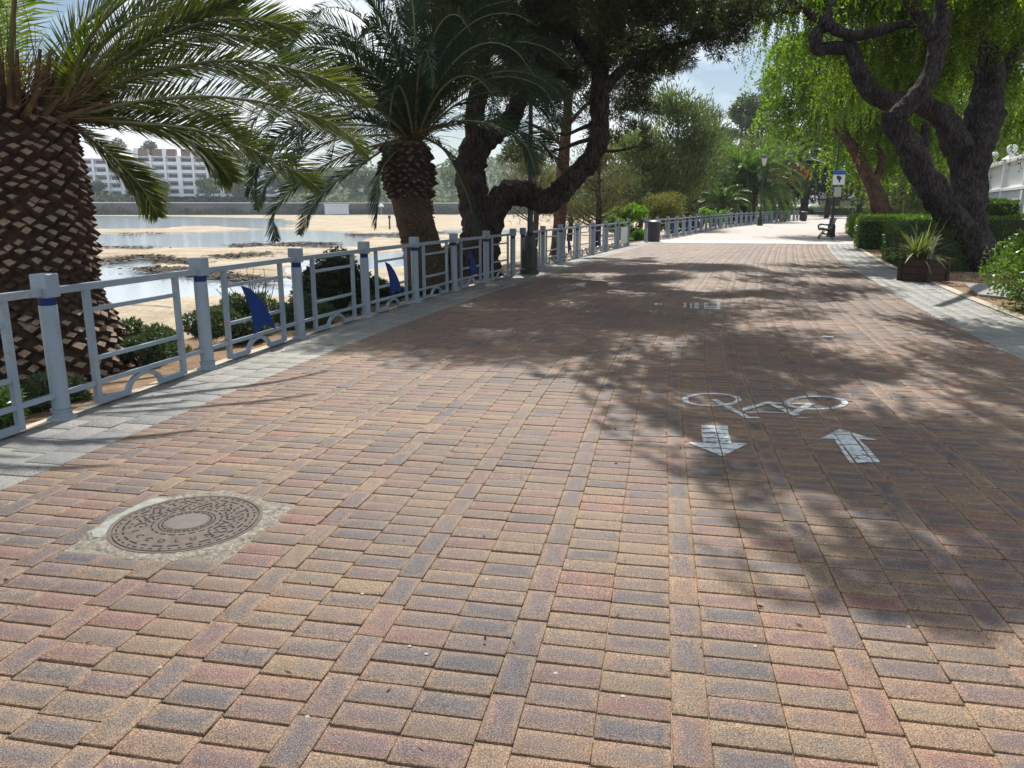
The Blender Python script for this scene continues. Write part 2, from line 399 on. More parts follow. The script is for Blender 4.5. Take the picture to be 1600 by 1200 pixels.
def unit(a): return a / np.maximum(np.linalg.norm(a, axis=-1, keepdims=True), 1e-9)
def cards(P, Dr, L, w, rg=rng, curl=0.0):
    """one rhombic leaf per point: tip along Dr, length L, width w -> V, F"""
    n = len(P); Dr = unit(Dr)
    S = unit(np.cross(Dr, rg.normal(size=(n, 3)))); L = np.broadcast_to(L, n)[:, None]; w = np.broadcast_to(w, n)[:, None]
    V = np.stack([P, P + Dr * L * .42 + S * w * .5, P + Dr * L, P + Dr * L * .42 - S * w * .5], 1)
    if curl: V[:, 2, 2] -= curl * L[:, 0]
    return V.reshape(-1, 3), np.arange(4 * n).reshape(n, 4)
def tufts(P, per, L, w, rg=rng, out=None, bias=0.0):
    n = len(P); d = rg.normal(size=(n, per, 3))
    if out is not None: d += out[:, None, :] * bias
    PP = np.repeat(P, per, 0); return cards(PP, d.reshape(-1, 3), L * rg.uniform(.6, 1.2, n * per), w, rg)
def ball(ctr, rad, n, rg=rng, shell=.55):
    d = unit(rg.normal(size=(n, 3))); r = rg.uniform(shell ** 3, 1, n) ** (1 / 3.)
    return np.asarray(ctr) + d * r[:, None] * np.asarray(rad), d
def clumps(cl, n, rg=rng, shell=.5):
    """n points spread over ellipsoid clumps cl = [(centre, radii)], by size"""
    s = np.array([np.prod(np.broadcast_to(r, 3)) ** (2 / 3.) for _, r in cl]); k = np.maximum(1, (n * s / s.sum()).astype(int)); P, Dd = [], []
    for (ctr, r), m in zip(cl, k):
        p, d = ball(ctr, r, m, rg, shell); P.append(p); Dd.append(d)
    return np.concatenate(P), np.concatenate(Dd)
def sub_clumps(ctr, rad, n, r0, r1, rg=rng, flat=.8, shell=.3):
    p, d = ball(ctr, rad, n, rg, shell); return [(q, np.array([1, 1, flat]) * rg.uniform(r0, r1)) for q in p]
def merge(*parts):
    Vs, Fs, b = [], [], 0
    for V, F in parts: Vs.append(np.asarray(V)); Fs.append(np.asarray(F) + b); b += len(V)
    return np.concatenate(Vs), np.concatenate(Fs)
def strands(P, Lr, nleaf, leaf, w, rg=rng, spread=.35, out=None):
    """hanging leafy twigs: from each point a drooping thread carrying leaflets"""
    n = len(P); L = rg.uniform(Lr[0], Lr[1], n)
    h = rg.normal(size=(n, 2)) * spread
    if out is not None: h += out[:, :2] * spread
    t = np.linspace(.02, 1, nleaf)[None, :, None]
    dx = np.concatenate([h, np.zeros((n, 1))], 1)[:, None, :]
    Q = P[:, None, :] + dx * (1 - (1 - t) ** 2) * L[:, None, None] * .8
    Q[..., 2] -= (t[..., 0] ** 1.5) * L[:, None] - .12 * np.sin(t[..., 0] * 3.1) * L[:, None]
    Q = Q.reshape(-1, 3) + rg.normal(size=(n * nleaf, 3)) * .012
    d = rg.normal(size=(n * nleaf, 3)) * .8; d[:, 2] -= .75
    return cards(Q, d, leaf * rg.uniform(.6, 1.2, n * nleaf), w, rg)
def join_tubes(lst, **k):
    mb = MB()
    for i, (P, r) in enumerate(lst):
        V, F = tube(P, r, seed=i * 31, **k); mb.add(V, F)
    return mb

def sheet(name, xs_of_y, ys, mat, nx=1, z0=0.0, zf=None):
    """ribbon along the promenade: xs_of_y(y) -> (left, right)"""
    V, F = [], []
    for y in ys:
        a, b = xs_of_y(y)
        for i in range(nx + 1):
            x = a + (b - a) * i / nx; V.append((x, y, float(gz(y)) + z0 + (zf(x, y) if zf else 0)))
    for j in range(len(ys) - 1):
        for i in range(nx): q = j * (nx + 1) + i; F.append((q, q + 1, q + nx + 2, q + nx + 1))
    return mk(name, V, F, mat)

# ------------------------------------------------------------------ ground
XL, XR = -3.12, 3.20                       # red paving edges
KL, KR = -3.80, 4.15                       # kerb lines
YG = np.concatenate([np.arange(-3, 40, .5), np.arange(40, 140, 2.0)])
struct(sheet('pavement_bed', lambda y: (KL - .02 + c(y), KR + .02 + c(y)), YG, M['joint'], 1, -.0095))
YB = 31.0                                  # single bricks up to here, then paving too far off to resolve
far_y = np.concatenate([np.arange(33.6, 60, .8), np.arange(60, 136, 2.0)])
struct(sheet('far_pavement', lambda y: (KL + c(y), (KR + c(y)) if y < 46 else KR + c(y) + (y - 46) * .5), far_y, M['far_paving'], 1, 0.0))
struct(sheet('pale_paving_band', lambda y: (KL + c(y), KR + c(y)), np.arange(YB + .1, 33.61, .5).tolist() + [33.6], M['band'], 1, .001))

def tops_subdivided(name, rects, mat, cut=None):
    r = np.array(rects)
    if cut is not None: r = r[~cut(r)]
    n = len(r); g, ch, hh = .0012, .0020, .0120
    J = lambda s: rng.normal(0, s, n)
    x0, x1, y0, y1 = r[:, 0] + g + J(.0008), r[:, 1] - g + J(.0008), r[:, 2] + g * 3.6 + J(.0010), r[:, 3] - g * 3.6 + J(.0010)
    dz, tx, ty = J(.0011), J(.004), J(.006); xc, yc = (x0 + x1) / 2, (y0 + y1) / 2
    w, l = (x1 - x0) / 2, (y1 - y0) / 2
    ins = np.minimum(w, l) * .98
    lv = [(0 * ins, -hh), (0 * ins, -ch), (0 * ins + ch, 0.0), (ins, 0.0)]
    V = np.zeros((n, 16, 3))
    for k, (i_, z) in enumerate(lv):
        for j, (a, b) in enumerate(((0, 0), (1, 0), (1, 1), (0, 1))):
            x = (x1 - i_) if a else (x0 + i_); y = (y1 - i_) if b else (y0 + i_)
            V[:, k * 4 + j, 0] = x + c(y); V[:, k * 4 + j, 1] = y
            V[:, k * 4 + j, 2] = gz(y) + z + (dz + (x - xc) * tx + (y - yc) * ty if k else 0)
    fq = [(12, 13, 14, 15)] + [(k * 4 + j, k * 4 + (j + 1) % 4, k * 4 + 4 + (j + 1) % 4, k * 4 + 4 + j) for k in (0, 1, 2) for j in range(4)]
    F = (np.arange(n)[:, None, None] * 16 + np.array(fq)[None]).reshape(-1, 4)
    dist = np.stack([0 * ins, 0 * ins, 0 * ins + ch, ins], 1)      # metres from the edge, per ring
    ring = F.reshape(n, -1) % 16 // 4
    u = np.take_along_axis(dist, ring, 1)
    uv = np.stack([u, u], -1)
    o = mk(name, V.reshape(-1, 3), F, mat, uv=uv)
    return o, r

MH = np.array([-1.985, 2.815])             # manhole centre
def cut_manhole(r):
    dx = np.maximum(np.maximum(r[:, 0] - MH[0], MH[0] - r[:, 1]), 0); dy = np.maximum(np.maximum(r[:, 2] - MH[1], MH[1] - r[:, 3]), 0)
    return np.hypot(dx, dy) < .28
rects = []
PX, RY = .5, .1025
k0 = int(math.floor((XL - .08) / PX)) - 1
for k in range(k0, 9):
    bx = .08 + PX * k
    for (a, b, ln) in ((bx, bx + .1, 2), (bx + .1, bx + .3, 1), (bx + .3, bx + .5, 1)):
        a2, b2 = max(a, XL), min(b, XR)
        if b2 - a2 < .035: continue
        off = rng.uniform(-.02, .02) + (.031 if ln == 2 else 0); y = -1.0 + off
        dd = rng.normal(0, .0006)
        while y < YB:
            y2 = y + RY * ln * (1 + dd); rects.append((a2, b2, y, min(y2, YB))); y = y2
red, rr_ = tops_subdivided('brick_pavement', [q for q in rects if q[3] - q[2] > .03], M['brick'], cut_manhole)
struct(red)
grects = []
for a, b in ((KL, XL), (XR, KR)):
    nc = 3 if b - a < .8 else 5
    for i in range(nc):
        y = -1.0 + (i % 2) * .13; wv_ = (b - a) / nc
        while y < YB:
            y2 = y + (.2 if i % 2 == 0 else .26); grects.append((a + i * wv_, a + (i + 1) * wv_, y, min(y2, YB))); y = y2
gl = [q for q in grects if q[3] - q[2] > .03]
gp, gr_ = tops_subdivided('grey_paver_strip', [q for q in gl if q[0] < 0], M['grey_paver']); struct(gp)
gp, gr2_ = tops_subdivided('pale_paver_strip', [q for q in gl if q[0] > 0], M['pale_paver']); struct(gp)
# kerbs, soil, garden, slab path
struct(sheet('left_kerb', lambda y: (KL - .10 + c(y), KL + .0 + c(y)), YG, M['kerb'], 1, .004))
struct(sheet('right_kerb', lambda y: (KR + .0 + c(y), KR + .15 + c(y)), YG[YG < 46], M['kerb'], 1, .010))
zn = lambda x, y: .025 * math.sin(x * 2.1 + y * 1.3) * math.sin(x * 1.3 - y * 2.7) + .012 * math.sin(x * 7.1 + y * 5.3)
V, F = [], []
offs = [0, -.35, -.8, -1.4, -2.2, -3.0, -4.2, -5.6]; zs = [-.012, -.03, -.07, -.12, -.3, -.55, -.95, -1.25]
ysoil = np.concatenate([np.arange(-4, 30, .5), np.arange(30, 140, 2.5)])
for y in ysoil:
    for o_, z_ in zip(offs, zs): V.append((KL - .09 + c(y) + o_, y, float(gz(y)) * (1 if o_ > -2 else .3) + z_ + (zn(o_, y) if o_ < -.1 else 0)))
m_ = len(offs)
for j in range(len(ysoil) - 1):
    for i in range(m_ - 1): q = j * m_ + i; F.append((q + 1, q, q + m_, q + m_ + 1))
struct(mk('soil_bank', V, F, M['soil'], smooth=True))
struct(sheet('garden_soil', lambda y: (KR + .14 + c(y), KR + 40 + c(y)), YG, M['soil'], 14, -.006, lambda x, y: zn(x, y) * .8 - .02 if x > KR + .4 + c(y) else -.004))

def mask_poly(X, Y, poly):
    ins = np.zeros(X.shape, bool); n = len(poly); j = n - 1
    for i in range(n):
        xi, yi, xj, yj = *poly[i], *poly[j]
        cnd = ((yi > Y) != (yj > Y)) & (X < (xj - xi) * (Y - yi) / (yj - yi + 1e-12) + xi); ins ^= cnd; j = i
    return ins
# beach: one sheet out to the horizon, dipping where the lagoon water lies
SZ = -1.0
def bpts(L): return [tuple(W(px, py, SZ)[:2]) for px, py in L]
pools = [bpts(L) for L in (
    [(60, 336.5), (260, 337.5), (430, 341), (470, 348), (420, 357), (330, 352), (240, 356), (60, 360)],
    [(60, 364), (300, 362), (420, 358), (560, 361), (560, 383), (500, 388), (430, 380), (380, 386), (240, 385), (60, 386)],
    [(60, 402), (235, 399), (240, 412), (226, 428), (330, 430), (520, 428), (620, 446), (470, 462), (330, 458), (180, 474), (60, 500)],
    [(480, 405), (600, 392), (740, 386), (760, 392), (700, 404), (600, 420), (500, 425)],
    [(560, 366), (700, 359), (860, 358), (860, 361), (700, 366), (600, 372)],
    [(880, 352), (960, 351), (960, 353), (880, 355)])]
rad = np.concatenate([[0, 3], np.geomspace(7, 420, 300), [500, 620]]); ang = np.linspace(-math.pi * .62, math.pi * .62, 330)
Rg, Ag = np.meshgrid(rad, ang, indexing='ij')
X, Y = -Rg * np.sin(Ag + PS + R(15)), Rg * np.cos(Ag + PS + R(15))
wx = X + .10 * Rg ** .6 * np.sin(Y * .35 + X * .21) * .5 + .25 * np.sin(X * 1.7 + 2 * np.sin(Y * .9)) + .3 * np.sin(Y * .13 * 9 / (1 + Rg * .02))
wy = Y + .5 * np.sin(X * .31) + .28 * np.sin(X * .9 + 1.3) + .15 * np.sin(X * 2.3 + Y)
Mk = np.zeros(X.shape)
for P_ in pools:
    for ddx, ddy in ((0, 0), (.3, .1), (-.3, -.2), (.1, .4), (-.2, -.4)):
        Mk += mask_poly(wx + ddx, wy + ddy, P_) / 5.
Z = SZ + .035 * np.sin(X * .37 + np.sin(Y * .5)) * np.sin(Y * .41) + .012 * np.sin(X * 2.9 + Y * 1.7) * np.sin(Y * 3.3 - X) + .01 * rng.normal(size=X.shape) * np.minimum(1, 20 / (Rg + 1))
Z = np.where(X > -2 + c(Y), SZ - .3, Z) - .22 * np.minimum(1, Mk)
nr, na = X.shape
idx = np.arange(nr * na).reshape(nr, na)
F = np.stack([idx[:-1, :-1], idx[1:, :-1], idx[1:, 1:], idx[:-1, 1:]], -1).reshape(-1, 4)
struct(mk('beach_ground', np.stack([X, Y, Z], -1).reshape(-1, 3), F, M['sand'], smooth=True))
struct(mk('lagoon_water', [(-560, 5, SZ - .085), (60, 5, SZ - .085), (60, 560, SZ - .085), (-560, 560, SZ - .085)], [(0, 1, 2, 3)], M['water']))

# ------------------------------------------------------------------ far shore: wall, hill, hotel
def far_line(px, d): p = D(px, 326, d); return p
A0, A1 = D(60, 326, 285), D(1010, 326, 330)
ax = unit(A1 - A0); ax[2] = 0; ax = unit(ax); ay = np.array([-ax[1], ax[0], 0])   # along / away
def FP(s, dpt, z): return A0 * np.array([1, 1, 0]) + ax * s + ay * dpt + np.array([0, 0, z])
def fs(px):                                # distance along the shore line seen at pixel px
    r = ray(px, 326); r = r[:2] / 1; a = np.array([[r[0], -ax[0]], [r[1], -ax[1]]]); s = np.linalg.solve(a, A0[:2]); return s[1]
L_ = fs(1010)
mb = MB(); mb.box(FP(L_ / 2 - 10, 1, .7), (L_ + 60, 2, 5.4), ax, ay, (0, 0, 1)).box(FP(L_ / 2 - 10, .9, 3.55), (L_ + 60.4, 2.4, .3), ax, ay, (0, 0, 1), 1)
for i in range(22): mb.box(FP(-30 + i * (L_ + 50) / 21, -.15, .6), (.8, .5, 5.2), ax, ay, (0, 0, 1))
tag(mb.build('sea_wall', [M['stone_wall'], M['white_wall']], loc=FP(0, 0, 0)), 'long grey retaining wall with pale coping on the far side of the beach', 'wall')
V, F = [], []
hs = np.linspace(-120, L_ + 120, 60); hd = [1.9, 14, 40, 75, 120, 200, 330]; hz = [3.2, 3.6, 8, 15, 20, 24, 28]
for s_ in hs:
    for dd_, zz_ in zip(hd, hz):
        V.append(FP(s_, dd_, zz_ * (1 + (.22 * math.sin(s_ * .021 + dd_ * .02) + .1 * math.sin(s_ * .07) if dd_ > 20 else 0))))
for j in range(len(hs) - 1):
    for i in range(len(hd) - 1): q = j * len(hd) + i; F.append((q, q + len(hd), q + len(hd) + 1, q + 1))
struct(mk('hill', V, F, mat_sandy('hill_scrub', (.075, .095, .06), (.12, .14, .085), (.05, .07, .045), .05, .5), smooth=True))

def hotel(name, label, px0, px1, dpt, z0, floors, bays, brown):
    s0, s1 = fs(px0), fs(px1); k = 1 + dpt / 290.; s0, s1 = s0 * 1, s1 * 1; b = (s1 - s0) / bays; fh = 3.05
    t = thing(name, label, 'building', FP((s0 + s1) / 2, dpt, z0))
    mb = MB(); Ht = floors * fh
    mb.box(FP((s0 + s1) / 2, dpt + 8, z0 + Ht / 2), (s1 - s0, 12, Ht), ax, ay, (0, 0, 1))
    for i in range(bays + 1): mb.box(FP(s0 + i * b, dpt + .9, z0 + Ht / 2), (b * (.30 if i % 3 == 0 else .16), 2.2, Ht + .6), ax, ay, (0, 0, 1))
    for f in range(1, floors + 1): mb.box(FP((s0 + s1) / 2, dpt + 1.1, z0 + f * fh - .1), (s1 - s0 - .1, 1.78, .25), ax, ay, (0, 0, 1))
    mb.build('wall', M['white_wall'], t)
    wb = MB()
    win = MB().box((0, 0, 0), (b * .66, .08, 2.2), ax, ay, (0, 0, 1)); par = MB().box((0, 0, 0), (b * .80, .14, 1.0), ax, ay, (0, 0, 1))
    w0 = p0 = None
    for f in range(floors):
        for i in range(bays):
            cw = FP(s0 + (i + .5) * b, dpt + 1.94, z0 + f * fh + 1.25); cp = FP(s0 + (i + .5) * b, dpt + .35, z0 + f * fh + .5)
            if w0 is None:
                w0 = win.build('window', M['glass']); p0 = par.build('balcony', M['white_wall']); w, p = w0, p0
            else:
                w, p = w0.copy(), p0.copy(); col.objects.link(w); col.objects.link(p)
            w.parent = t; w.location = cw - np.array(t['_o']); p.parent = t; p.location = cp - np.array(t['_o'])
    if brown:
        for i in range(bays):
            MB().box(FP(s0 + (i + .5) * b, dpt + 2.4, z0 + Ht + 1.5), (b * .62, 3.4, 2.6), ax, ay, (0, 0, 1)).build('penthouse', M['panel_brown'], t)
            if i % 2 == 0: MB().box(FP(s0 + i * b, dpt + 2.4, z0 + Ht + 1.4), (b * .3, 3.6, 3.2), ax, ay, (0, 0, 1)).build('roof_wall', M['white_wall'], t)
    return t
hotel('seaside_hotel', 'wide white seaside hotel with rows of balconies and brown top storey', 205, 428, 14, 6.2, 5, 10, True)
hotel('apartment_block', 'lower white apartment block left of the wide hotel, partly behind the stout palm', 100, 192, 22, 5.5, 5, 4, False)
hotel('villa', 'small white villa among trees behind the far beach, right of the white hotel', 555, 612, 30, 12, 2, 3, False)
# white hut, pole and sunshade on the far sand
t = thing('beach_hut', 'pale blue and white hut standing on the sand below the far wall', 'hut', FP(fs(527), -9, -1))
s0 = fs(527)
MB().box(FP(s0, -9, 1.0), (9.0, 4, 3.6), ax, ay, (0, 0, 1)).build('wall', mat_plain('hut_paint', (.62, .70, .76), .7, var=.1), t)
MB().box(FP(s0, -9, 2.95), (9.6, 4.8, .3), ax, ay, (0, 0, 1)).build('roof', M['white_wall'], t)
for k in range(4): MB().box(FP(s0 - 3.4 + k * 2.2, -11.03, .6), (1.7, .08, 2.4), ax, ay, (0, 0, 1)).build('shutter', mat_plain('shutter', (.66, .73, .80), .6), t)
t = thing('beach_umbrella', 'small closed white sunshade on the far beach beside the hanging frond', 'sunshade', FP(fs(594), -11, -1))
MB().lathe(FP(fs(594), -11, -1), [(.06, 0), (.06, 4.2)], 8).build('pole', M['white_paint'], t)
MB().lathe(FP(fs(594), -11, 2.0), [(1.3, 0), (1.1, .5), (.6, 1.0), (.05, 1.3)], 10).build('canopy', M['white_paint'], t)
p = W(609, 358, SZ)
tag(MB().lathe((p[0], p[1], SZ - .1), [(.11, 0), (.09, 1.3), (.16, 1.31), (.16, 1.6), (.05, 1.7)], 8).build('marker_post', M['iron'], loc=(p[0], p[1], SZ - .1)), 'thin dark marker post standing alone in the far sand', 'post')

def bush(name, label, cat, ctr, rad, n, mat, leaf=.06, w=.03, kind='cards', ncl=14, stem=True, seed=1, group=None, r0=.3, r1=.5, barkm=None, flat=.8):
    rg = np.random.default_rng(seed)
    ctr, rad = np.asarray(ctr, float), np.broadcast_to(np.asarray(rad, float), 3)
    base = ctr - np.array([0, 0, rad[2] * .95])
    t = thing(name, label, cat, base, group)
    m = min(rad)
    cl = sub_clumps(ctr, rad * .72, ncl, m * r0, m * r1, rg, flat)
    P, Dd = clumps(cl, n, rg)
    P[:, 2] = np.maximum(P[:, 2], base[2] + .02)
    if kind == 'tuft': V, F = tufts(P, 5, leaf, w, rg, Dd, .8)
    else: V, F = cards(P, Dd + rg.normal(size=P.shape) * .8, leaf * rg.uniform(.6, 1.25, len(P)), w * rg.uniform(.7, 1.2, len(P)), rg)
    sub(t, 'foliage', V, F, mat)
    if stem:
        mb = MB()
        for i in range(4):
            e = ctr + np.append(rg.normal(size=2) * .35, .1) * rad
            V, F = tube([base, (base + e) / 2 + rg.normal(size=3) * m * .08, e], [m * .07, m * .05, m * .02], n=6, seg=3); mb.add(V, F)
        mb.build('stem', barkm or M['bark_pepper'], t)
    return t

# trees and shrubs along the far promenade
FT = [(150, 292, 6, 'grey green tree in front of the left white block'), (325, 288, 9, 'rounded tree before the wide white hotel, nearest its right end'), (255, 297, 6, 'low clipped tree under the wide hotel balconies'),
      (370, 292, 8, 'dark tree at the right foot of the wide hotel'), (435, 288, 9, 'far tree between the hotel and the low hut, behind drooping fronds'), (470, 292, 8, 'far round tree left of the hut roof'),
      (505, 288, 8, 'far bushy tree straight above the hut'), (545, 280, 10, 'tall far tree just right of the hut'), (580, 275, 11, 'far tree below the small villa'), (625, 280, 10, 'far tree seen left of the ringed palm trunk'),
      (705, 280, 11, 'far tree seen between palm and pine trunks'), (800, 288, 8, 'far tree seen through the fork of the pine'), (185, 231, 8, 'tree on the skyline left of the hotel roof'), (232, 233, 7, 'small tree on the skyline above the hotel roof'),
      (640, 250, 12, 'upper far tree on the hillside behind the ringed palm'), (720, 250, 12, 'upper far tree on the hillside behind the pine'), (560, 245, 9, 'hillside tree rising behind the villa'), (860, 280, 9, 'far tree right of the pine limb')]
for i, (px, py, s_, lb) in enumerate(FT):
    up = py < 260
    p = D(px, py, 295 + (70 if up else rng.uniform(0, 6))); 
    bush('far_tree', lb, 'tree', p, (s_ * .62, s_ * .62, s_ * .5), 900, M['far_leaf'], 1.3, .7, ncl=9, seed=50 + i, group='trees on the far shore', stem=False)
n_ = 5200
ss = rng.uniform(-60, L_ + 80, n_); dd = rng.uniform(2, 13, n_); P = np.array([FP(a, b, 3.2 + rng.uniform(0, 2.6 + 1.6 * math.sin(a * .11) + 1.0 * math.sin(a * .37))) for a, b in zip(ss, dd)])
V, F = cards(P, rng.normal(size=P.shape), 1.2, .7); V, F = merge((V, F), cards(np.array([FP(a, rng.uniform(-2.2, -.4), rng.uniform(-1, .4 + 1.6 * abs(math.sin(a * .09)) + 1.0 * math.sin(a * .31))) for a in rng.uniform(-40, L_ + 60, 5200)]), rng.normal(size=(5200, 3)), .9, .55)); o = mk('far_shrubbery', V, F, M['far_leaf']); o['kind'] = 'stuff'
n_ = 9000
ss = rng.uniform(-120, L_ + 120, n_); dd = rng.uniform(15, 200, n_)
P = np.array([FP(a, b, np.interp(b, hd, hz) * (1 + .22 * math.sin(a * .021 + b * .02) + .1 * math.sin(a * .07)) + rng.uniform(0, 2.5)) for a, b in zip(ss, dd)])
V, F = cards(P, rng.normal(size=P.shape), 3.0, 2.0); o = mk('hillside_woodland', V, F, M['far_leaf']); o['kind'] = 'stuff'

# ------------------------------------------------------------------ the railing
def fence_y_positions(y0, y1, n):          # equal steps along the bent kerb line
    ys = np.linspace(y0, y1, 400); s = np.concatenate([[0], np.cumsum(np.hypot(np.diff(ys), np.diff(c(ys))))])
    return np.interp(np.linspace(0, s[-1], n), s, ys)
def fpos(y): return np.array([KL + float(c(y)), y, float(gz(y))])
def post_meshes(t, first):
    p = (0, 0, 0)
    a = MB().lathe(p, [(.05, .0), (.05, .07), (.054, .072), (.054, .745)], 20)
    b = MB().lathe((0, 0, .745), [(.050, 0), (.050, .05)], 20)
    cp = MB().box((0, 0, .868), (.112, .112, .15), bev=.006)
    fl = MB().lathe(p, [(.088, -.01), (.088, .012), (.06, .02), (.06, .05), (.066, .055), (.066, .068)], 20)
    return a, b, cp, fl
ppost = [None] * 4
def add_post(t, y, ang):
    loc = fpos(y) - np.array(t['_o']); ms = (M['blue_metal'], M['blue_band'], M['blue_metal'], M['blue_metal']); nm = ('post', 'band', 'cap', 'base_flange'); par = None
    for i in range(4):
        if ppost[i] is None: ppost[i] = post_meshes(None, None)[i].build(nm[i], ms[i]); o = ppost[i]
        else: o = ppost[i].copy(); o.parent = None; col.objects.link(o)
        if i == 0: o.parent = t; o.location = loc; o.rotation_euler = (0, 0, ang); par = o
        else: o.parent = par; o.location = (0, 0, 0); o.rotation_euler = (0, 0, 0)
def panel_mesh(L):                         # local: along +Y from post centre to post centre
    mb = MB(); a, b = .34, L - .34
    mb.box((0, L / 2, .83), (.045, L - .11, .045)); mb.box((0, L / 2, .165), (.03, L - .1, .03))
    for y in (a, b): mb.box((0, y, .414), (.035, .045, .786))
    for z in (.67, .335): mb.box((0, (a + b) / 2, z), (.026, b - a - .045, .028))
    q = .30; mb.box((0, a + .0225 + (q - .0225) / 2, .035), (.034, q - .0225, .042)); mb.box((0, b - .0225 - (q - .0225) / 2, .035), (.034, q - .0225, .042))
    c0, c1 = a + q, b - q; n = 14; pts = []
    R_ = (c1 - c0) / 2 * 1.02; cy = (c0 + c1) / 2
    N = 15
    for side in (1, 0):
        for i in range(N):
            u = math.pi * i / (N - 1) if side else math.pi * (N - 1 - i) / (N - 1)
            rr = R_ + (.019 if side else -.019); pts.append((0, cy - rr * 1.0 * math.cos(u), .022 + (rr * .62 if side else rr * .60) * math.sin(u)))
    mb2 = MB(); V = [(sx * .016, p_[1], p_[2]) for sx in (-1, 1) for p_ in pts]; m = len(pts)
    F = []
    for i in range(N - 1): F.append((i, i + 1, m - 2 - i, m - 1 - i)); F.append((m + i + 1, m + i, 2 * m - 1 - i, 2 * m - 2 - i))
    for i in range(m): j = (i + 1) % m; F.append((j, i, m + i, m + j))
    mb.add(V, F); return mb
def fin_mesh(L):                           # shark-fin plate inside a panel
    o = .34
    out = [(o + .22, .655), (o + .36, .615), (o + .50, .52), (o + .62, .40), (o + .71, .27), (o + .76, .18), (o + .62, .235), (o + .56, .25), (o + .50, .225), (o + .44, .195), (o + .37, .19), (o + .375, .30), (o + .35, .40), (o + .31, .50), (o + .26, .59)]
    return MB().poly([(.03, y, z) for y, z in out], .012, (1, 0, 0))
panels_cache = {}
def add_panel(t, y0, y1, fin):
    a, b = fpos(y0), fpos(y1); d = b - a; L = float(np.hypot(d[0], d[1])); key = round(L, 2)
    if key not in panels_cache: panels_cache[key] = [panel_mesh(L).build('panel', M['blue_metal']), fin_mesh(L).build('fin', M['fin_blue'])]; o, f = panels_cache[key]; new = True
    else: o, f = panels_cache[key]; o = o.copy(); col.objects.link(o); new = False; f = f.copy() if fin else None
    if f is not None and not new: col.objects.link(f)
    ang = math.atan2(-d[0], d[1])
    o.parent = t; o.location = a - np.array(t['_o']); o.rotation_euler = (math.atan2(d[2], L), 0, ang)
    if new and not fin: col.objects.unlink(f)
    elif fin: f.parent = o; f.location = (0, 0, 0); f.rotation_euler = (0, 0, 0)
    return ang
def fence(label, ys, gaps, fins):
    t = thing('railing', label, 'fence', fpos(ys[0]), 'blue-grey seafront railings')
    for i, y in enumerate(ys):
        j = min(i, len(ys) - 2); a, b = fpos(ys[j]), fpos(ys[j + 1])
        add_post(t, y, math.atan2(-(b[0] - a[0]), b[1] - a[1]))
        if i < len(ys) - 1 and i not in gaps: add_panel(t, y, ys[i + 1], i in fins)
    return t
YA = [.86, 2.54] + list(fence_y_positions(4.21, 15.75, 8))
fence('nearest blue-grey metal railing with dark blue fin plates, ending at the near lamp post', YA, (), (3, 5, 7))
YBf = list(fence_y_positions(16.5, 29.2, 8))
fence('middle length of blue-grey railing between the near lamp post and the gap', YBf, (), (2, 4))
YC = list(fence_y_positions(32.0, 74.0, 28))
fence('far length of blue-grey railing beyond the gap with the dark bin before it', YC, (), tuple(range(2, 27, 2)))
tag(MB().box((.09, .75, .40), (.012, 1.1, .56)).build('notice_sheet', M['white_paint'], loc=(0, 0, 0)), 'pale notice sheet fixed to the middle railing by the gap', 'notice')
o = bpy.data.objects['notice_sheet']; p0, p1 = fpos(YBf[-2]), fpos(YBf[-1]); o.location = p0; o.rotation_euler = (0, 0, math.atan2(-(p1[0] - p0[0]), p1[1] - p0[1]))
a_, b_ = fpos(29.9), fpos(30.1)
tag(MB().box((0, 0, .40), (.10, .10, .82), bev=.01).lathe((0, 0, .81), [(.05, 0), (.03, .05)], 10).build('gate_post', M['blue_metal'], loc=fpos(29.95)), 'short single blue-grey post at the near side of the gap in the railing', 'post')

def bin_(label, p):
    t = thing('litter_bin', label, 'litter bin', p, 'dark litter bins by the railing')
    MB().lathe(p, [(.24, 0), (.25, .03), (.27, .72), (.275, .74)], 24).build('body', M['black_plastic'], t)
    MB().lathe(p + np.array([0, 0, .74]), [(.29, 0), (.30, .02), (.29, .06), (.22, .085), (.05, .095)], 24).build('lid', mat_plain('bin_lid', (.12, .12, .13), .3, var=.1), t)
bin_('dark round litter bin standing at the start of the far railing', W(1021, 377))
bin_('distant dark litter bin at the far end of the railing', W(1244, 345.5) + np.array([.6, 0, 0]))

# ------------------------------------------------------------------ manhole
t = thing('manhole_cover', 'round cast iron manhole cover with slotted pattern in the brick paving', 'manhole cover', (MH[0], MH[1], 0))
N = 40; V, F = [], []
ro = [.335 + .04 * math.sin(k * 1.3) * math.sin(k * .7 + 1) + rng.uniform(-.004, .006) for k in range(N)]
for k in range(N):
    a = 2 * math.pi * k / N
    for r_, z_ in ((.30, .0052), (.345 + (ro[k] - .335) * .5, .0048), (.366 + (ro[k] - .335) * .8, .0036), (.378 + (ro[k] - .335) * .8, -.002), (.47, -.0075)): V.append((MH[0] + r_ * math.cos(a), MH[1] + r_ * math.sin(a), z_))
for k in range(N):
    q, w_ = k * 5, ((k + 1) % N) * 5
    F += [(q + i, q + i + 1, w_ + i + 1, w_ + i) for i in range(4)]
struct(mk('concrete_surround', V, F, M['concrete'])) 
pts = [W(*q, 0.0) for q in ((143, 833), (160, 822), (196, 800), (222, 787), (245, 779), (268, 781), (262, 787), (232, 796), (205, 810), (183, 822), (178, 836), (158, 842), (146, 841))]
pts = [np.array([*(MH + (p[:2] - MH) * max(1, .319 / np.linalg.norm(p[:2] - MH))), 0]) for p in pts]
n = len(pts); struct(mk('mortar_patch', [(p[0], p[1], .0066) for p in pts] + [(p[0] * 1.0, p[1], -.007) for p in pts], [tuple(range(n))] + [(i, n + i, n + (i + 1) % n, (i + 1) % n) for i in range(n)], M['mortar']))
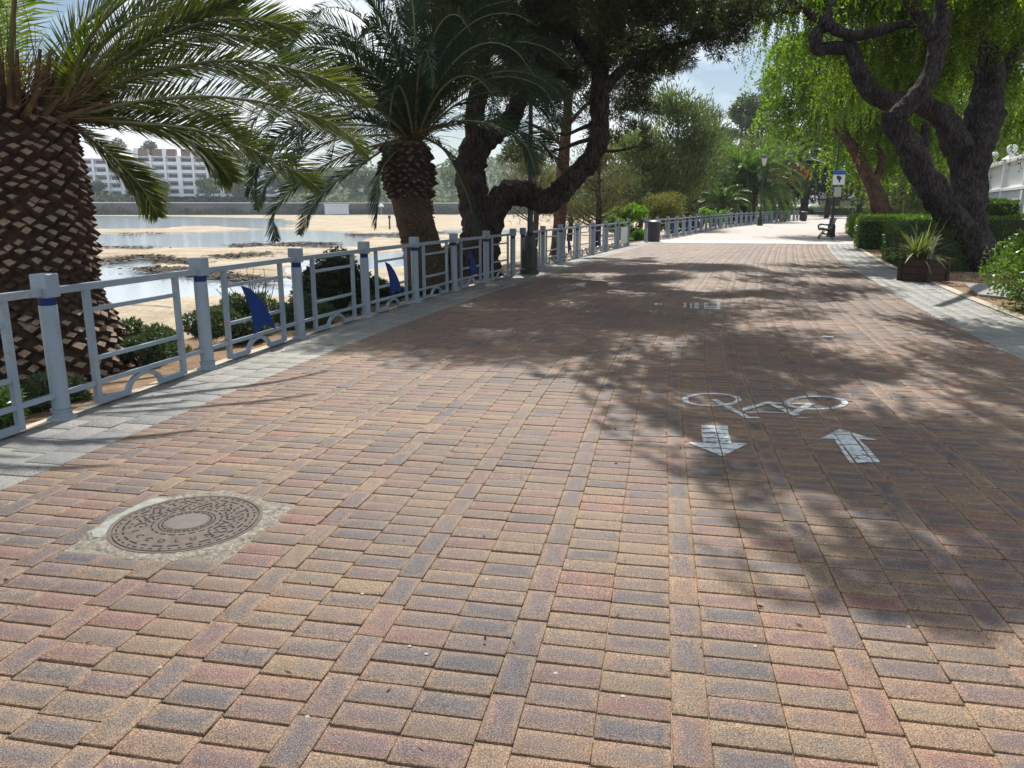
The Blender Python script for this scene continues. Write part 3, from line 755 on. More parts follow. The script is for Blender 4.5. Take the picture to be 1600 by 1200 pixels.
MB().lathe((MH[0], MH[1], 0), [(.300, -.006), (.300, .006), (.304, .0075), (.314, .0075), (.316, .001)], 64).build('frame', M['cast_iron'], t)
cv = MB().lathe((MH[0], MH[1], 0), [(.294, -.006), (.294, .006), (.292, .0072)], 64).build('cover', M['cast_iron'], t)
sl = MB()
def slot(r, a, l, w, rot=math.pi / 2):
    X = np.array([math.cos(a + rot), math.sin(a + rot), 0]); Y = np.array([-X[1], X[0], 0])
    sl.box((MH[0] + r * math.cos(a), MH[1] + r * math.sin(a), .0078), (l * 1.05, w * 1.15, .0012), X, Y, (0, 0, 1))
for k in range(46): slot(.279, 2 * math.pi * k / 46, .012 if k % 3 else .02, .0065, math.pi / 2 if k % 4 else 0)
for k in range(26): slot(.252, 2 * math.pi * k / 26, .042 if k % 3 != 1 else .026, .007)
for k in range(40): slot(.115, 2 * math.pi * k / 40, .012, .0045)
for k in range(18): slot(.100, 2 * math.pi * k / 18, .026, .0055)
for k in range(22): slot(.142, 2 * math.pi * k / 22, .024, .006)
for k in range(60):
    a = 2 * math.pi * k / 60
    if 3.7 < a < 5.75: continue
    for j, r in enumerate((.165, .185, .205, .228)):
        if (k + j) % 2 == 0: slot(r, a + rng.normal() * .02, rng.choice([.012, .024, .03]), .0068, rng.choice([0.2, 1.2, math.pi / 2, 2.4]))
sl.build('slot_pattern', M['dirt'], cv)
MB().lathe((MH[0], MH[1], 0), [(.088, .007), (.087, .0092), (.080, .0098)], 48).build('boss', mat_plain('boss_iron', (.13, .115, .112), .7, metal=.1, spec=.3, var=.12, scale=20), cv)
fc = bpy.data.curves.new('letters', 'FONT'); dg = bpy.context.evaluated_depsgraph_get
letters_V, letters_F = [], []
for i, chh in enumerate('LCCOLUN'):
    cu = bpy.data.curves.new('tmp', 'FONT'); cu.body = chh; cu.size = .042; cu.align_x = 'CENTER'; cu.resolution_u = 3; cu.extrude = .0008
    ob = bpy.data.objects.new('tmp', cu); col.objects.link(ob); me = bpy.data.meshes.new_from_object(ob.evaluated_get(dg()))
    a = R(222 + i * 17.5); r_ = .218; e1 = np.array([-math.sin(a), math.cos(a), 0]); e2 = -np.array([math.cos(a), math.sin(a), 0])
    b = len(letters_V)
    for v in me.vertices: letters_V.append(np.array([MH[0], MH[1], .0078]) + np.array([math.cos(a), math.sin(a), 0]) * r_ + e1 * v.co.x + e2 * v.co.y + np.array([0, 0, v.co.z]))
    letters_F += [tuple(b + q for q in p.vertices) for p in me.polygons]
    bpy.data.objects.remove(ob); bpy.data.meshes.remove(me); bpy.data.curves.remove(cu)
bpy.data.curves.remove(fc)
mk('lettering', letters_V, letters_F, M['dirt'], parent=cv)

# ------------------------------------------------------------------ paint on the bricks (kept off the joints, worn)
allr = np.concatenate([rr_, gr_])
def paint(name, label, polys, wear=.12, seed=1, cell=.006, mat=None):
    rg = np.random.default_rng(seed)
    A = np.concatenate([np.array(p) for p in polys]); x0, y0 = A.min(0) - .02; x1, y1 = A.max(0) + .02
    X, Y = np.meshgrid(np.arange(x0, x1, cell), np.arange(y0, y1, cell)); ok = np.zeros(X.shape, bool)
    for p in polys: ok |= mask_poly(X, Y, [tuple(q) for q in p])
    U = X - c(Y); on = np.zeros(X.shape, bool)
    for r in allr[(allr[:, 1] > U.min()) & (allr[:, 0] < U.max()) & (allr[:, 3] > y0) & (allr[:, 2] < y1)]:
        on |= (U > r[0] + .004) & (U < r[1] - .004) & (Y > r[2] + .006) & (Y < r[3] - .006)
    nz = np.sin(X * 61 + 3 * np.sin(Y * 47)) * np.sin(Y * 83 + 2 * np.sin(X * 39)) + .8 * np.sin(X * 23 - Y * 31) * np.sin(Y * 19 + 1) + rg.normal(size=X.shape) * .45
    ok &= on & (nz > np.quantile(nz, 0) + 0 if wear <= 0 else nz > np.quantile(nz, wear))
    xs, ys = X[ok], Y[ok]; n = len(xs); h = cell * .505
    V = np.stack([np.stack([xs + a * h, ys + b * h, gz(ys) + .0042], -1) for a, b in ((-1, -1), (1, -1), (1, 1), (-1, 1))], 1).reshape(-1, 3)
    ctr = V.mean(0) if n else np.zeros(3)
    return tag(mk(name, V, np.arange(4 * n).reshape(n, 4), mat or M['worn_white'], loc=(float(ctr[0]), float(ctr[1]), 0.0)), label, 'road marking')
def g2(px, py): return tuple(W(px, py)[:2])
def stroke(pts, w):
    pts = np.array([g2(*p) for p in pts]); out = []
    for a, b in zip(pts[:-1], pts[1:]):
        d = (b - a) / np.linalg.norm(b - a); nn = np.array([-d[1], d[0]]) * w / 2; e = d * w * .2
        out.append([a - e + nn, b + e + nn, b + e - nn, a - e - nn])
    return out
def ring(cx, cy, hx, hy, w):
    P = [(cx + hx * math.cos(2 * math.pi * k / 32), cy + hy * math.sin(2 * math.pi * k / 32)) for k in range(33)]; return stroke(P, w)
c6 = lambda L: [(1060 + x / 4.706, 590 + y / 4.706) for x, y in L]
paint('bicycle_marking', 'worn white bicycle symbol painted across the bricks above the two arrows',
      ring(1112, 625, 42, 9.3, .040) + ring(1275, 630, 45, 10, .040) + stroke(c6([(265, 165), (500, 292)]), .045) + stroke(c6([(500, 297), (590, 299)]), .03) + stroke(c6([(460, 243), (640, 190)]), .045)
      + stroke(c6([(500, 258), (600, 258)]), .028) + stroke(c6([(660, 183), (860, 278)]), .055) + stroke(c6([(640, 186), (800, 195), (985, 192)]), .026) + stroke(c6([(975, 192), (860, 258)]), .05)
      + stroke(c6([(610, 256), (790, 262)]), .014) + stroke(c6([(880, 299), (985, 300)]), .014), wear=.10)
paint('arrow_marking', 'white painted arrow pointing to the viewer, left of the pair under the bicycle',
      [[g2(1095, 665), g2(1136, 666), g2(1143, 693), g2(1168, 694), g2(1129, 714), g2(1074, 692), g2(1099, 693)]], wear=.07, seed=3)
paint('arrow_marking', 'white painted arrow pointing away from the viewer, right of the pair under the bicycle',
      [[g2(1328, 724), g2(1376, 723), g2(1343, 687), g2(1372, 689), g2(1312, 671), g2(1280, 687), g2(1303, 687)]], wear=.07, seed=4)
# grey scribbles on the left arrow
pz = []
for (x0, y0, n_, s_) in ((1096, 671, 9, 2.1), (1098, 678, 10, 2.0), (1105, 685.5, 7, 2.2), (1104, 692, 5, 2.0)):
    for k in range(n_):
        x = x0 + k * s_; pz += stroke([(x, y0 - 1.6), (x + rng.uniform(-1, 1.6), y0 + rng.uniform(0, 1.6))], .007)
        if k % 2: pz += stroke([(x, y0 + rng.uniform(-1.5, 1)), (x + s_, y0 + rng.uniform(-1.5, 1))], .006)
A = [q for q in pz]
V, F = [], []
for q in A:
    b = len(V); V += [(p[0], p[1], .0052) for p in q]; F.append((b, b + 1, b + 2, b + 3))
tag(mk('scribbled_writing', V, F, mat_plain('grey_marker', (.20, .21, .23), .8), loc=(.35, 4.6, 0)), 'grey scribbled lines of writing on the shaft of the left white arrow', 'writing')
rc = lambda a, b, c_, d: [g2(a, b), g2(c_, b), g2(c_, d), g2(a, d)]
paint('faded_marking', 'faded white block letters painted on the bricks further up in the tree shade',
      [rc(1068, 473.5, 1072.5, 481), rc(1078, 473.5, 1081, 481), rc(1078, 480.3, 1092, 482.3), rc(1084, 473.5, 1088, 480), rc(1088, 473.5, 1092, 481), rc(1084, 473, 1092, 474.5), rc(1100, 473, 1103.5, 482), rc(1103, 473, 1122, 474.6), rc(1104, 479, 1120, 480.3), rc(1100, 481, 1125, 483), rc(1120, 473.6, 1125, 483), rc(1023, 474, 1034, 477), rc(1105, 474.6, 1107, 480)], wear=.15, seed=9, cell=.012)
p = W(1294, 527); tag(MB().box((p[0], p[1], .006), (.105, .07, .008), bev=.003).build('paving_stud', M['worn_white'], loc=p), 'small white rectangular stud lying on the dappled bricks', 'stud')
# shed leaves, chewing gum and grit
V, F = [], []
P = np.stack([rng.uniform(-3.7, 4.1, 900), rng.uniform(1.0, 22, 900), np.full(900, .005)], 1); P[:, 0] += c(P[:, 1])
V, F = cards(P, np.concatenate([rng.normal(size=(900, 2)), rng.uniform(0, .25, (900, 1))], 1), rng.uniform(.008, .035, 900), rng.uniform(.004, .012, 900))
o = mk('leaf_litter', V, F, mat_plain('dry_leaf', (.12, .075, .035), .8, var=.5, scale=4)); o['kind'] = 'stuff'
mbg = MB()
for (px, py) in [(920, 883), (250, 1043), (566, 928), (640, 1010), (973, 1088), (868, 1052), (666, 1022), (205, 868), (760, 905), (1010, 800), (1290, 850), (480, 1120), (1180, 1010), (1420, 980)]:
    q = W(px, py); mbg.lathe((q[0], q[1], .0008), [(.007, 0), (.006, .0010), (.003, .0014)], 9)
o = mbg.build('gum_spots', mat_plain('gum', (.30, .29, .26), .7)); o['kind'] = 'stuff'
n_ = 2600
P = np.stack([KL - rng.uniform(.05, 1.6, n_), rng.uniform(1, 26, n_), np.full(n_, -.02)], 1); P[:, 2] -= (KL - P[:, 0]) * .07; P[:, 0] += c(P[:, 1])
d = rng.normal(size=(n_, 3)); d[:, 2] = np.abs(d[:, 2]) * .35
V, F = cards(P, d, rng.uniform(.03, .14, n_), rng.uniform(.004, .012, n_)); o = mk('dry_twigs', V, F, mat_plain('dry_twig', (.20, .12, .07), .9, var=.5, scale=3)); o['kind'] = 'stuff'
n_ = 5000
P = np.stack([KR + .2 + rng.uniform(0, 5, n_), rng.uniform(9, 32, n_), np.full(n_, -.015)], 1); P[:, 0] += c(P[:, 1])
d = rng.normal(size=(n_, 3)); d[:, 2] = np.abs(d[:, 2]) * .3
V, F = cards(P, d, rng.uniform(.02, .10, n_), rng.uniform(.01, .03, n_)); o = mk('garden_litter', V, F, mat_plain('dry_litter', (.17, .10, .06), .9, var=.5, scale=3)); o['kind'] = 'stuff'

# ------------------------------------------------------------------ lamps
def lamp(label, p, h=4.6, group='promenade lamp posts'):
    t = thing('street_lamp', label, 'street lamp', p, group)
    MB().lathe(p, [(.20, 0), (.20, .10), (.17, .12), (.17, .50), (.125, .60), (.11, .78), (.085, .82)], 8, rot=.39).build('base', M['iron'], t, smooth=False)
    MB().lathe(p + np.array([0, 0, .82]), [(.07, 0), (.062, .05), (.055, 1.0), (.06, 1.02), (.05, 1.06), (.042, h - 1.75), (.06, h - 1.7), (.05, h - 1.6)], 14).build('pole', M['iron'], t, smooth=True)
    q = p + np.array([0, 0, h - .75])
    MB().lathe(q, [(.06, 0), (.10, .06), (.20, .50), (.21, .52)], 8).build('lantern_glass', mat_plain('lantern_glass', (.55, .58, .55), .2, var=.1), t)
    MB().lathe(q + np.array([0, 0, .52]), [(.25, 0), (.25, .04), (.16, .18), (.06, .26), (.03, .34)], 8).build('lantern_roof', M['iron'], t)
    return t
lamp('dark lamp post standing against the near railing before the pine trunk', W(828, 428), 4.9)
lamp('distant lamp post with dark lantern in front of the far palm', W(1187, 352.5), 4.75)
lamp('lamp post carrying the blue and white sign behind the bench', W(1298, 370), 6.3)
ls = W(1298, 370)
def facing_box(mb, ctr, w, h, th=.02, mi=0, off=0):   # plate facing back along the promenade
    f = unit(np.array([-ctr[0], -ctr[1], 0])); X = np.array([-f[1], f[0], 0]); mb.box(np.array(ctr) + f * off, (w, th, h), X, f, (0, 0, 1), mi)
    return X, f
q = ls + np.array([.02, 0, 2.62]); f_ = unit(np.array([-q[0], -q[1], 0])); q = q + f_ * .09 + np.array([-f_[1], f_[0], 0]) * .10
t = thing('park_sign', 'small white sign with blue top strip on the lamp post by the bench', 'sign', q)
mb = MB(); facing_box(mb, q, .50, .62); mb.build('plate', M['white_paint'], t)
mb = MB(); facing_box(mb, q + np.array([0, 0, .22]), .50, .17, .012, off=.018); mb.build('blue_strip', mat_plain('sign_blue', (.02, .10, .45), .4), t)
mb = MB(); Xs = np.array([-f_[1], f_[0], 0]); o_ = q + f_ * .014
mb.poly([o_ + Xs * a + np.array([0, 0, b]) for a, b in ((-.11, .05), (-.04, .10), (.10, .04), (.12, -.04), (.07, -.10), (.05, -.20), (.0, -.20), (-.02, -.08), (-.08, -.06))], .006, f_).build('pictogram', M['black_plastic'], t)
q2 = q + np.array([0, 0, -.62]) 
mb = MB(); facing_box(mb, q2, .30, .42); tag(mb.build('grey_plate', mat_plain('grey_plate', (.42, .45, .45), .6), loc=q2), 'plain grey plate below the blue and white sign on the lamp post', 'sign')

# ------------------------------------------------------------------ benches
def bench(label, p, ang, group='park benches'):
    t = thing('park_bench', label, 'bench', p, group); ca, sa = math.cos(ang), math.sin(ang)
    def tr(x, y, z): return (p[0] + x * ca - y * sa, p[1] + x * sa + y * ca, p[2] + z)   # x: seat front (-) to back (+), y along
    Yv = (-sa, ca, 0)
    seat = [(-.30, .40), (-.22, .435), (-.14, .43), (-.06, .41), (.02, .395), (.10, .39)]
    back = [(.17, .47), (.205, .56), (.24, .65), (.275, .74), (.31, .83)]
    for nm, L in (('seat', seat), ('backrest', back)):
        mb = MB()
        for i, (x, z) in enumerate(L):
            j = min(i, len(L) - 2); dx, dz = L[j + 1][0] - L[j][0], L[j + 1][1] - L[j][1]; a = math.atan2(dz, dx)
            Xv = (math.cos(a) * ca, math.cos(a) * sa, math.sin(a)); Zv = (-math.sin(a) * ca, -math.sin(a) * sa, math.cos(a))
            mb.box(tr(x, 0, z + .02), (.068, 1.8, .03), Xv, Yv, Zv)
        mb.build(nm, mat_plain('bench_slat', (.10, .10, .09), .45, var=.3) , t)
    for y in (-.75, .75):
        mb = MB()
        for P_, r_ in (([(-.30, 0), (-.26, .12), (-.17, .24), (-.10, .36)], .025), ([(.26, 0), (.20, .12), (.14, .22), (.08, .36)], .025), ([(-.33, .39), (-.2, .41), (0, .37), (.12, .36), (.18, .46), (.30, .80), (.33, .86)], .022),
                       ([(-.17, .24), (0, .20), (.14, .22)], .018), ([(-.30, .42), (-.34, .55), (-.24, .62), (-.05, .60), (.20, .60)], .02)):
            V, F = tube([tr(x, y, z) for x, z in P_], [r_] * len(P_), n=7, seg=4, rough=0); mb.add(V, F)
        mb.build('end_frame', M['iron'], t, smooth=True)
    return t
pb = W(1293, 374.5)
bench('dark slatted bench seen from its side, at the right edge by the hedge', pb + np.array([.1, .9, 0]), R(-9))
pb2 = D(1281, 332, 104); pb2[2] = float(gz(pb2[1]))
bench('distant grey bench in front of the low hedge closing the promenade', pb2, R(120))

# ------------------------------------------------------------------ hedges
def hedge(label, pts, h, mat, n_m2=900, leaf=.055, w=.032, z0=0.0, rough=.05, seed=3, group='clipped hedges', name='hedge', top_lit=False):
    """clipped hedge: footprint polygon pts (counter-clockwise), leafy skin around a solid core"""
    rg = np.random.default_rng(seed); pts = np.array(pts, float)
    ctr = pts.mean(0); zb = float(gz(ctr[1])) + z0 - .03
    P, Nn = [], []
    n = len(pts)
    for i in range(n):
        a, b = pts[i], pts[(i + 1) % n]; L = np.linalg.norm(b - a); m = int(L * h * n_m2); nr_ = np.array([(b - a)[1], -(b - a)[0], 0]) / L
        u, v = rg.uniform(0, 1, m), rg.uniform(.02, 1, m) ; q = np.stack([a[0] + (b - a)[0] * u, a[1] + (b - a)[1] * u, zb + v * h], 1)
        bulge = .06 * np.sin(u * L * 3 + seed) * np.sin(v * h * 4) + .045 * np.sin(u * L * 7.3 + 2 * v) - .10 * np.clip(v - .85, 0, 1) * 5 * .15
        P.append(q + nr_ * (rg.normal(0, rough * .6, m) + bulge)[:, None]); Nn.append(np.repeat(nr_[None], m, 0))
    mn, mx = pts.min(0), pts.max(0); m = int((mx - mn).prod() * n_m2); q = rg.uniform(mn, mx, (m, 2)); k = mask_poly(q[:, 0], q[:, 1], [tuple(p) for p in pts]); q = q[k]
    zt = zb + h + .06 * np.sin(q[:, 0] * 2.7) * np.sin(q[:, 1] * 2.1) + rg.normal(0, rough * .6, len(q))
    P.append(np.column_stack([q, zt])); Nn.append(np.repeat([[0, 0, 1.]], len(q), 0))
    P, Nn = np.concatenate(P), np.concatenate(Nn)
    V, F = cards(P - Nn * .02, Nn * .9 + rg.normal(size=P.shape) * .7, leaf * rg.uniform(.7, 1.3, len(P)), w, rg)
    base = (ctr[0], ctr[1], zb)
    t = thing(name, label, 'hedge', base, group)
    sub(t, 'foliage', V, F, mat)
    ins = ctr + (pts - ctr) * (1 - .10 / np.maximum(.3, np.linalg.norm(pts - ctr, axis=1)))[:, None]
    V = [(p[0], p[1], zb) for p in ins] + [(p[0], p[1], zb + h - .08) for p in ins]
    F = [tuple(range(n - 1, -1, -1)), tuple(range(n, 2 * n))] + [(i, (i + 1) % n, n + (i + 1) % n, n + i) for i in range(n)]
    sub(t, 'branches', V, F, M['dark_leaf'])
    return t
hedge('long clipped hedge running from the bench to its sunlit corner beside the promenade', [(6.5, 28.0), (9.5, 28.0), (12.0, 44), (9.6, 44), (7.75, 33.5)], .98, M['hedge_leaf'], 600, .07, .04, seed=5)
hedge('low block of dark clipped hedge directly behind the planter', [(5.40, 18.6), (6.75, 18.6), (7.35, 22.5), (5.90, 22.5)], 1.02, M['shrub_leaf'], 900, .055, .03, seed=6)
hedge('back hedge with bright top between the block hedge and the leaning trunk', [(8.2, 26.0), (14, 24.4), (14.2, 25.8), (9, 27.4)], 1.12, M['hedge_leaf'], 500, .07, .04, seed=7)
wA, wB = D(1522, 268.5, 41), D(1640, 233, 25.3)
wd = wB[:2] - wA[:2]; wd = wd / np.linalg.norm(wd); wnrm = np.array([wd[1], -wd[0]])
if wnrm.dot(-wA[:2]) < 0: wnrm = -wnrm
h0, h1 = wA[:2] + wnrm * 2.2 - wd * .5, wB[:2] + wnrm * 2.2 + wd * 3.0
pp = [h0, h1, h1 - wnrm * 1.1, h0 - wnrm * 1.1]
ar = sum(pp[i][0] * pp[(i + 1) % 4][1] - pp[(i + 1) % 4][0] * pp[i][1] for i in range(4))
hedge('tall clipped hedge below the white balustrade wall', pp if ar > 0 else pp[::-1], 1.52, M['hedge_leaf'], 650, .07, .04, seed=8)
e0 = W(1180, 337.5, .5); hz0 = D(1180, 330, 112); hz1 = D(1440, 330, 96)
pp = [hz0[:2], hz1[:2], hz1[:2] + np.array([.4, 1.6]), hz0[:2] + np.array([.4, 1.6])]
hedge('distant low hedge closing the far end of the promenade', pp, 1.0, M['hedge_leaf'], 60, .2, .13, z0=0, seed=9)

# near leafy bush at the right edge
bush('leafy_bush', 'glossy green leafy bush at the right edge of the picture near the kerb', 'bush', (5.62, 11.35, .56), (1.35, 1.4, .74), 26000, M['hedge_leaf'], .062, .034, ncl=40, seed=21, r0=.5, r1=.8)

# ------------------------------------------------------------------ balustrade wall
t = thing('balustrade_wall', 'white garden wall with balusters and ball finials behind the right hedge', 'wall', (wA[0], wA[1], 0))
WL = np.linalg.norm(wB[:2] - wA[:2]) + 1.5; wx3, wn3 = np.array([*wd, 0]), np.array([*wnrm, 0]); zt = 3.30
def wp(s, o, z): return np.array([wA[0], wA[1], 0]) + wx3 * s + wn3 * o + np.array([0, 0, z])
MB().box(wp(WL / 2 - 2, 0, .98), (WL + 4, .3, 2.1), wx3, wn3, (0, 0, 1)).build('base_wall', M['white_wall'], t)
MB().box(wp(WL / 2 - 2, 0, 2.09), (WL + 4.1, .46, .14), wx3, wn3, (0, 0, 1), bev=.02).build('lower_rail', M['white_paint'], t)
MB().box(wp(WL / 2 - 2, 0, zt - .08), (WL + 4.1, .40, .16), wx3, wn3, (0, 0, 1), bev=.02).build('top_rail', M['white_paint'], t)
def along(px):                             # distance along the wall seen at pixel px
    r = ray(px, 280)[:2]; return np.linalg.solve(np.array([[r[0], -wd[0]], [r[1], -wd[1]]]), wA[:2])[1]
s1_, s2_ = along(1548), along(1575); piers = [s1_ + (s2_ - s1_) * k for k in range(-1, 6)]
b0 = None; nb = 0; s_ = -1.8
while s_ < WL and nb < 96:
    if min(abs(s_ - q) for q in piers) > .22:
        if b0 is None: b0 = MB().lathe((0, 0, 0), [(.045, 0), (.07, .05), (.04, .11), (.065, .32), (.07, .42), (.035, .72), (.035, .84), (.06, .88), (.06, .99)], 8).build('baluster', M['white_paint']); b = b0
        else: b = b0.copy(); col.objects.link(b)
        b.parent = t; b.location = wp(s_, 0, 2.155) - np.array(t['_o']); nb += 1
    s_ += .2
for q in piers:
    if -2 < q < WL + .5:
        pr = MB().box(wp(q, .0, 1.7), (.32, .44, 3.0), wx3, wn3, (0, 0, 1)).build('pier', M['white_paint'], t)
        MB().lathe(wp(q, 0, zt - .02), [(.36, 0), (.30, .06), (.16, .14), (.10, .22), (.10, .26), (.17, .33), (.205, .43), (.19, .53), (.12, .60), (.02, .62)], 16).build('ball_finial', M['white_paint'], pr, smooth=True)
for i, (px, d_, lb) in enumerate(((1575, 37, 'sunny bush with golden leaves showing above the white wall'), (1612, 34, 'rounded bush above the white wall at the right edge'), (1535, 44, 'darker bush rising behind the left finial of the white wall'))):
    q = D(px, 240, d_); bush('wall_bush', lb, 'bush', (q[0], q[1], q[2] - .9), (2.1, 1.6, 1.8), 3400, M['gold_leaf'] if i == 0 else M['hedge_leaf'], .12, .07, ncl=14, seed=90 + i)

# ------------------------------------------------------------------ planter with spiky plant
pc = W(1441, 441) + np.array([.10, .33, 0]); ang = R(-52)
t = thing('wooden_planter', 'low dark wooden plank planter on the kerb in front of the hedge block', 'planter', pc)
Xv = np.array([math.cos(ang), math.sin(ang), 0]); Yv = np.array([-Xv[1], Xv[0], 0]); s_ = .56
for side in range(4):
    d_ = (Xv, Yv, -Xv, -Yv)[side]; e_ = np.cross((0, 0, 1), d_); mb = MB()
    for k in range(3): mb.box(pc + d_ * (s_ / 2) + np.array([0, 0, .07 + k * .135]), (.035, s_ - .07 if side % 2 else s_ + .035, .13), d_, e_, (0, 0, 1), bev=.005)
    mb.build('plank_side', M['wood_dark'], t)
for a in (-1, 1):
    for b in (-1, 1): MB().box(pc + Xv * a * s_ / 2 + Yv * b * s_ / 2 + np.array([0, 0, .215]), (.075, .075, .43), Xv, Yv, (0, 0, 1)).build('corner_post', M['wood_dark'], t)
MB().box(pc + np.array([0, 0, .33]), (s_ - .05, s_ - .05, .04), Xv, Yv, (0, 0, 1)).build('earth', M['soil'], t)
t = thing('spiky_plant', 'spiky yucca-like plant with long pale arching leaves growing in the wooden planter', 'plant', pc + np.array([0, 0, .35]))
mbp = MB(); rg = np.random.default_rng(4)
for k in range(110):
    a = rg.uniform(0, 2 * math.pi); e = rg.uniform(.15, 1.35); L = rg.uniform(.45, .95); b0_ = pc + np.array([rg.normal() * .05 - .12, rg.normal() * .05 - .02, .35 + rg.uniform(0, .16)])
    h_ = np.array([math.cos(a), math.sin(a), 0]); up = np.array([0, 0, 1.]); S = np.cross(h_, up); V = []
    for u in np.linspace(0, 1, 6):
        q = b0_ + h_ * L * math.cos(e) * u + up * (L * math.sin(e) * u - L * .45 * u * u * math.cos(e)); ww = .017 * (1 - u ** 2) + .001; V += [q + S * ww, q - S * ww]
    mbp.add(V, [(2 * i, 2 * i + 1, 2 * i + 3, 2 * i + 2) for i in range(5)])
mbp.build('leaves', M['yucca'], t)
V, F = tube([pc + np.array([.08, 0, .3]), pc + np.array([.1, 0, .55]), pc + np.array([.16, 0, .82])], [.03, .028, .05], n=8, seg=4); mk('dry_stalk', V, F, mat_plain('pale_stalk', (.38, .36, .34), .8), parent=t)
# grey slabs beside the planter
sp = [W(1448, 452), W(1600, 505), W(1640, 470), W(1560, 444), W(1475, 441)]
sp = [(4.95, 13.3), (5.6, 12.3), (8.2, 13.4), (7.9, 15.3), (5.4, 15.2)]
mb = MB().poly([(x, y, .0) for x, y in sp], .05, (0, 0, 1)); struct(mb.build('slab_path', M['slab']))

# ------------------------------------------------------------------ palms
def frond(P, npair=80, L0=.50, w=.028, seed=0, vee=.35, droop=.25, r0=.022, roll=0.0):
    """pinnate leaf along the curve P -> leaflets (V,F), rachis (V,F)"""
    rg = np.random.default_rng(seed); P = np.asarray(P, float); Q = spline(P, npair + 2); T = unit(np.gradient(Q, axis=0))
    S = unit(np.cross(T, (0, 0, 1.))); U = np.cross(S, T)
    if roll:
        ra = (roll * np.linspace(.55, 1.0, len(Q)))[:, None]; S, U = S * np.cos(ra) + U * np.sin(ra), U * np.cos(ra) - S * np.sin(ra)
    Vs, n = [], len(Q)
    for i in range(3, n - 1):
        u = i / (n - 1.); ll = L0 * (math.sin(math.pi * min(1, (u * .88 + .14))) ** .55) * (1 if u > .2 else .45 + u * 2.7)
        ang = .92 - .42 * u
        for s in (-1, 1):
            a = ang + rg.normal() * .07; v = vee * rg.uniform(.5, 1.4)
            d = T[i] * math.cos(a) + S[i] * s * math.sin(a) + U[i] * v; d /= np.linalg.norm(d)
            l = ll * rg.uniform(.85, 1.1); bn = np.cross(d, U[i]); bn /= np.linalg.norm(bn); bn = bn * .8 + U[i] * .45 * rg.uniform(-1, 1)
            p0 = Q[i]; p1 = p0 + d * l * .45; p2 = p0 + d * l; p2 = p2 - np.array([0, 0, droop * l * rg.uniform(.4, 1.3)])
            Vs.append([p0 - bn * w * .25, p0 + bn * w * .25, p1 + bn * w * .5, p1 - bn * w * .5, p2 + bn * w * .06, p2 - bn * w * .06])
    m = len(Vs); V = np.array(Vs).reshape(-1, 3); F = (np.arange(m)[:, None, None] * 6 + np.array([[0, 1, 2, 3], [3, 2, 4, 5]])[None]).reshape(-1, 4)
    k = np.linspace(0, n - 1, 9).astype(int)
    return (V, F), tube(Q[k], r0 * (1 - .85 * np.linspace(0, 1, 9)), n=6, seg=2, rough=0)
def add_frond(t, P, mat, seed, npair=80, **kw):
    (V, F), (V2, F2) = frond(P, npair, seed=seed, **kw)
    o = mk('frond', V, F, mat, parent=t); mk('rachis', V2, F2, M['rachis'], parent=o, smooth=True); return o
def gen_frond_curve(b, az, el, L, sag, r0=.15):
    h = np.array([math.cos(az), math.sin(az), 0]); P = []
    x, z, e = r0, 0.0, el
    for k in range(9):
        P.append(b + h * x + np.array([0, 0, z])); x += L / 8 * math.cos(e); z += L / 8 * math.sin(e); e -= sag / 8 * (1 + k * .18)
    return P
def boots(axis, rad, z0, z1, size, mats, name, parent, seed, proud=.06, density=1.0, rag=.2):
    """cut frond bases set in a spiral round the trunk: each a blunt wedge with a paler cut face"""
    rg = np.random.default_rng(seed); mb = MB(); z = z0; a = 0.0
    rowh = size * .36
    row = 0
    while z < z1:
        r_ = float(rad(z)); cx, cy = axis(z); n = int(2 * math.pi * r_ / size * density)
        for k in range(n):
            a = 2 * math.pi * (k + .5 * (row % 2)) / n + rg.normal() * .03; h = np.array([math.cos(a), math.sin(a), 0]); S = np.array([-h[1], h[0], 0]); zz = z + rg.normal() * size * .09
            b = np.array([cx, cy, zz]) + h * (r_ - .03); pr = proud * rg.uniform(1 - rag * 1.6, 1 + rag); s = size * rg.uniform(.86, 1.04) * .5
            up = np.array([0, 0, 1.]); tip = b + h * pr + up * size * .16
            # base diamond
            B = [b + S * s, b + up * s * .85, b - S * s, b - up * s * .95]
            N_ = unit(h * .55 + up * .8)
            j1, j2 = rg.uniform(.5, .78), rg.uniform(.7, 1.3); T_ = [tip + S * s * j1, tip + up * s * .28 * j2 - h * .02, tip - S * s * j1 + up * rg.normal() * .006, tip - up * s * .40 * j2 + h * .03]
            mb.add(B + T_, [(0, 1, 5, 4), (1, 2, 6, 5), (2, 3, 7, 6), (3, 0, 4, 7)], 0); mb.add(T_, [(0, 1, 2, 3)], 1)
        z += rowh * 1.02; row += 1
    return mb.build(name, mats, parent)

# --- stout palm at the left
ctr0 = D(45, 400, 6.55); PX0, PY0 = ctr0[0], ctr0[1]
t = thing('stout_palm', 'stout palm with diamond-patterned trunk at the left edge behind the railing', 'palm', (PX0, PY0, -.25))
radf = lambda z: np.interp(z, [-.3, .15, .45, .7, 1.0, 1.5, 1.9, 2.2], [.65, .64, .55, .50, .505, .48, .44, .38])
axf = lambda z: (PX0 + .03 * (z - 1), PY0)
tr_ = MB().lathe((PX0, PY0, 0), [(float(radf(z)) - .02, z) for z in np.arange(-.3, 2.31, .12)], 40).build('trunk', M['boot_dark'], t, smooth=True)
boots(axf, radf, -.12, .52, .165, [M['boot_dark'], M['boot_cut']], 'lower_leaf_bases', tr_, 1, .085)
boots(axf, radf, .50, .86, .12, [M['boot_dark'], M['boot_dark']], 'fibrous_leaf_bases', tr_, 2, .05)
boots(axf, radf, .86, 2.12, .150, [M['boot_dark'], M['boot_cut']], 'upper_leaf_bases', tr_, 3, .060)
